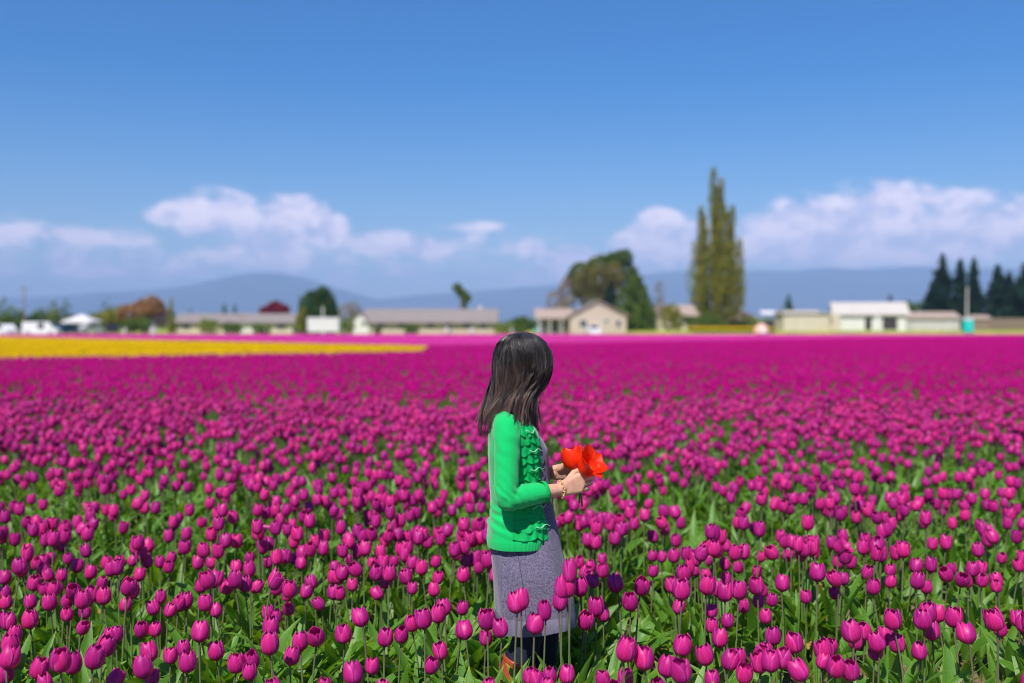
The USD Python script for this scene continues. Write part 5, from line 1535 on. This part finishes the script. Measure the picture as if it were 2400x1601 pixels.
# bracelet of small gold links
d_ = (RW - RE) / np.linalg.norm(RW - RE)
T = trimesh.geometry.align_vectors([0, 0, 1], d_)
T[:3, 3] = RW - d_ * .004
mb = MB()
for k in range(22):
    a = 2 * PI * k / 22
    m = trimesh.creation.torus(.0042, .0013, 10, 6)
    m.apply_transform(rot((1, 0, 0), PI / 2) if k % 2 else rot((0, 1, 0), .3))
    m.apply_transform(shift(.0295, 0, 0))
    m.apply_transform(rot((0, 0, 1), a))
    mb.add(m.vertices, m.faces)
ph = np.linspace(0, 2 * PI, 41)
mb.tube(np.stack([np.cos(ph) * .029, np.sin(ph) * .029, 0 * ph], -1), .0013, 6)
mb.move(T).build('bracelet', goldm, woman, smooth=True)

# -- hair: an inner mass and many strands in locks, from the crown over the head and down to the shoulders
HS = [(1.549, .008, .004, .004, .0), (1.541, .010, .046, .046, .0), (1.527, .010, .072, .068, .0), (1.505, .013, .092, .083, .0), (1.475, .016, .106, .093, .0), (1.435, .015, .111, .096, .0), (1.395, .012, .110, .094, .0), (1.355, .004, .106, .090, .0), (1.32, -.012, .098, .088, .0), (1.285, -.022, .100, .094, -.004), (1.25, -.030, .105, .100, -.008), (1.215, -.032, .112, .104, -.01), (1.18, -.034, .114, .106, -.01)]
HSa = np.array(HS)[::-1]


def hair_surface(phi, z, k=1.0):
    cx, rx, ry, cy = (np.interp(z, HSa[:, 0], HSa[:, i]) for i in (1, 2, 3, 4))
    inface = np.exp(-(((phi - FACE + PI) % (2 * PI) - PI) / .62) ** 4) * np.clip((1.49 - z) / .05, 0, 1)
    kk = k * (1 - .42 * inface)
    low = np.clip((1.315 - z) / .07, 0, 1)                     # below the chin the front locks lie over the shoulders
    out = 1 + .72 * low * np.clip(np.cos(phi) * 1.6 + .75, 0, 1) * np.abs(np.sin(phi)) ** 1.5
    return np.stack([cx + rx * np.cos(phi) * kk, cy + ry * np.sin(phi) * kk * out, z + 0 * phi], -1)


phi = np.linspace(0, 2 * PI, 72, endpoint=False)
rows = []
for z in np.concatenate([np.linspace(1.547, 1.5, 10), np.linspace(1.49, 1.255, 24)]):
    rows.append(hair_surface(phi, np.full(72, z), .88 * (1 + .02 * np.sin(phi * 17 + z * 20))))
rows.append(hair_surface(phi, np.full(72, 1.25), .5))
hs = MB().sheet(np.stack(rows), closed=True)
hair = hs.build('hair', hairm, woman, smooth=True)
r = np.random.default_rng(99)
SB = MB()
NL = 190
for lock in range(NL):
    p0 = r.uniform(0, 2 * PI)
    off_face = abs((p0 - FACE + PI) % (2 * PI) - PI)
    depth = r.uniform(.82, 1.01)
    near_face = off_face < .62
    ax = math.cos(p0)
    # long at the back and front edge; in between, over the shoulder, a little shorter
    zend = 1.200 + r.uniform(-.015, .09) + .03 * (abs(ax) < .5)
    lxe = -.034 + .112 * ax
    if lxe > -.10:
        zend = np.interp(lxe, [-.10, -.07, -.02, .03, .06], [1.245, 1.262, 1.245, 1.195, 1.185]) + r.uniform(-.012, .035)
    if near_face:
        zend = r.uniform(1.44, 1.50)
    wave, wph, drift = r.uniform(.05, .11), p0 * 2.0 + r.normal(0, .55), r.normal(0, .22)
    flick = r.uniform(-.10, .22)
    tone = r.uniform(0, 1) ** 1.3
    if math.sin(p0) < -.2:                                  # on her right side the locks sweep forward
        drift += .42 * np.clip(depth - .84, 0, .17) / .17 * r.uniform(.4, 1.3)
    if ax < -.55:
        flick += r.uniform(.0, .18)                         # the ends at the back turn outwards
    for s_i in range(22):
        q = r.normal(0, .060)
        kz = r.normal(0, .012)
        zs = 1.548 - (1.548 - zend - r.normal(0, .017)) * np.linspace(0, 1, 17) ** 1.25
        t = np.linspace(0, 1, 17)
        tight = 1 - .72 * t ** 1.6
        ph = p0 + q * (1.15 * tight) + drift * t + wave * 2.4 * np.sin(t * 8 + wph) * t
        # the parting: strands start along a line from the crown to the forehead
        k = depth + kz * tight + wave * 1.1 * np.sin(t * 11 + wph * 1.7 + 1) * np.clip(t * 1.6 - .2, 0, 1) + flick * np.clip(t - .82, 0, 1) * 1.6
        P = hair_surface(ph, zs, 1.0)
        c = np.stack([np.interp(zs, HSa[:, 0], HSa[:, 1]), np.interp(zs, HSa[:, 0], HSa[:, 4]), zs], -1)
        P = c + (P - c) * np.stack([k, k, np.ones_like(k)], -1)
        # front edge draws in below the chin
        draw = np.clip((1.335 - P[:, 2]) / .06, 0, 1) * np.clip((P[:, 0] - .02) / .06, 0, 1)
        P[:, 0] -= draw * .012
        P[:, 2] += .004 * np.sin(t * 3)
        rad = np.interp(t, [0, .1, .8, 1], [.0006, .0009, .0008, .0003])
        SB.tube(P, rad, 3)
        SB.uv[-1][:, 0] = np.clip(tone + r.normal(0, .12), 0, 1)
for k in range(60):                                         # loose hairs that stand off
    p0 = r.uniform(PI * .9, 2.1 * PI)
    zs = np.linspace(1.50 if k % 3 else 1.548, r.uniform(1.17, 1.30), 14)
    t = np.linspace(0, 1, 14)
    P = hair_surface(p0 + r.normal(0, .3) * t, zs, 1.02 + r.uniform(.0, .10) * t ** 2 + .02 * np.sin(t * 8 + k))
    SB.tube(P, .00035, 3)
SB.build('strands', hairm, hair, smooth=True, uv=True)

# ------------------------------------------------------------------ the red tulips in her hand
GR = np.array([WX + .232, WY - .045, .985])


def red_tulip(label, base, axis, openness, seed, tail, H=.088, R=.036):
    r = np.random.default_rng(seed)
    axis = np.array(axis, float) / np.linalg.norm(axis)
    base, tail = np.array(base, float), np.array(tail, float)
    foot = GR + [0, .0, -.07] + tail
    t = thing('red_tulip', label, 'tulip', foot)
    ctl = np.array([foot, GR + tail * .4, base - axis * .035, base]) - foot
    s = np.linspace(0, 1, 12)[:, None]
    path = (1 - s) ** 3 * ctl[0] + 3 * s * (1 - s) ** 2 * ctl[1] + 3 * s ** 2 * (1 - s) * ctl[2] + s ** 3 * ctl[3]
    MB().tube(path, .0037, 7).build('stem', M['stem'], t, smooth=True, uv=True)
    T = trimesh.geometry.align_vectors([0, 0, 1], axis)
    T[:3, 3] = base - foot
    t0 = r.uniform(0, 6.28)
    for ring, k in ((0, .92), (1, 1.0)):
        for i in range(3):
            P = tepal(r, t0 + ring * PI / 3 + i * 2.094 + r.normal(0, .07), H * r.uniform(.95, 1.05), R, k, max(0, openness + r.normal(0, .08)), 11, 15, 1.12, r.uniform(0, .15))
            MB().sheet(P).move(T).build('petal', M['petal_red'], t, smooth=True, uv=True)
    mb = MB().tube([(0, 0, .004), (0, 0, .03)], [.005, .004], 8)
    mb.move(T).build('pistil', M['leaf_lime'], t)
    for i in range(6):
        a = i * PI / 3
        MB().tube([(0, 0, .003), (math.cos(a) * .008, math.sin(a) * .008, .022), (math.cos(a) * .011, math.sin(a) * .011, .036)], [.001, .001, .002], 5).move(T).build('stamen', M['tyre'], t)
    return t


p = lambda x, y, dy=-.045: np.array([px(x, WY + dy), WY + dy, pz(y, WY + dy)])
red_tulip('half open red tulip on the left of the bunch in her hand', p(1352, 1100, -.02), (-.30, .05, 1), .22, 1, (-.006, .004, .0), H=.094, R=.043)
red_tulip('wide open red tulip in her hand, tilted to the right with spread petals', p(1364, 1106, -.06), (.60, -.50, .62), .66, 12, (.004, -.004, -.012), H=.100, R=.041)

# ------------------------------------------------------------------ visitors far off
def visitor(label, x, D, coat, trousers, hairc, turn=0.0, h=1.7):
    t = thing('person', label, 'person', (px(x, D), D, 0), turn)
    k = h / 1.7
    b = m3.Manifold.batch_hull([ball((0, 0, 1.60 * k), .095), ball((.02, 0, 1.54 * k), .07)]) + chain([((0, 0, 1.36 * k), .05), ((0, 0, 1.52 * k), .05)], 12)
    b = b + m3.Manifold.batch_hull([ball((0, s * .12, z * k), q) for s in (-1, 1) for z, q in ((1.36, .07), (1.1, .08), (.92, .09))])
    for s in (-1, 1):
        b = b + chain([((0, s * .19, 1.36 * k), .055), ((-.02, s * .25, 1.08 * k), .045), ((.10, s * .22, .86 * k), .035), ((.14, s * .21, .78 * k), .03)], 12) + chain([((0, s * .09, .90 * k), .095), ((.02, s * .10, .48 * k), .06), ((0, s * .11, .08), .045)], 12) + hull(((0, s * .11, .05), .045), ((.15, s * .11, .035), .035))
    b = b + hull(((.09, 0, 1.58 * k), .012), ((.11, 0, 1.555 * k), .014))
    obj('body', smoothed(b, .03, 4), skin, t, smooth=True)
    c = m3.Manifold.batch_hull([ball((0, s * .13, z * k), q) for s in (-1, 1) for z, q in ((1.37, .078), (1.1, .095), (.84, .105))])
    for s in (-1, 1):
        c = c + chain([((0, s * .19, 1.37 * k), .066), ((-.02, s * .255, 1.08 * k), .058), ((.08, s * .225, .89 * k), .05)], 12)
    obj('jacket', smoothed(c, .03, 4), coat, t, smooth=True)
    c = m3.Manifold()
    for s in (-1, 1):
        c = c + chain([((0, s * .09, .88 * k), .102), ((.02, s * .10, .48 * k), .075), ((0, s * .11, .11), .065)], 12)
    obj('trousers', smoothed(c, .03, 4), trousers, t, smooth=True)
    c = m3.Manifold.batch_hull([ball((-.02, 0, 1.63 * k), .098), ball((-.05, 0, 1.55 * k), .075)])
    obj('hair', smoothed(c, .03, 3), hairc, t, smooth=True)


visitor('far visitor all in white before the rust brown tree', 358, 118, M['canvas'], M['canvas'], M['canvas'], -1.2, 1.78)
visitor('small far visitor in pale clothes left of the one in white', 293, 140, M['canvas'], M['silver'], M['tyre'], .8, 1.6)
visitor('far visitor in a pink and white top before the middle of the long house', 1048, 138, M['canvas'], M['peach'], M['tyre'], -1.4, 1.72)
visitor('far visitor in white at the right half of the long house', 1106, 139, M['canvas'], M['silver'], M['tyre'], 1.0, 1.66)
visitor('far visitor in white between the long house and the porch', 1200, 141, M['canvas'], M['canvas'], M['shade'], .2, 1.62)
visitor('far visitor in a teal jacket left of the porch', 1256, 142.5, M['teal'], M['bluepaint'], M['tyre'], .5, 1.64)
visitor('far visitor in dark blue beside the one in teal', 1270, 142.5, M['bluepaint'], M['bluepaint'], M['shade'], -.6, 1.74)
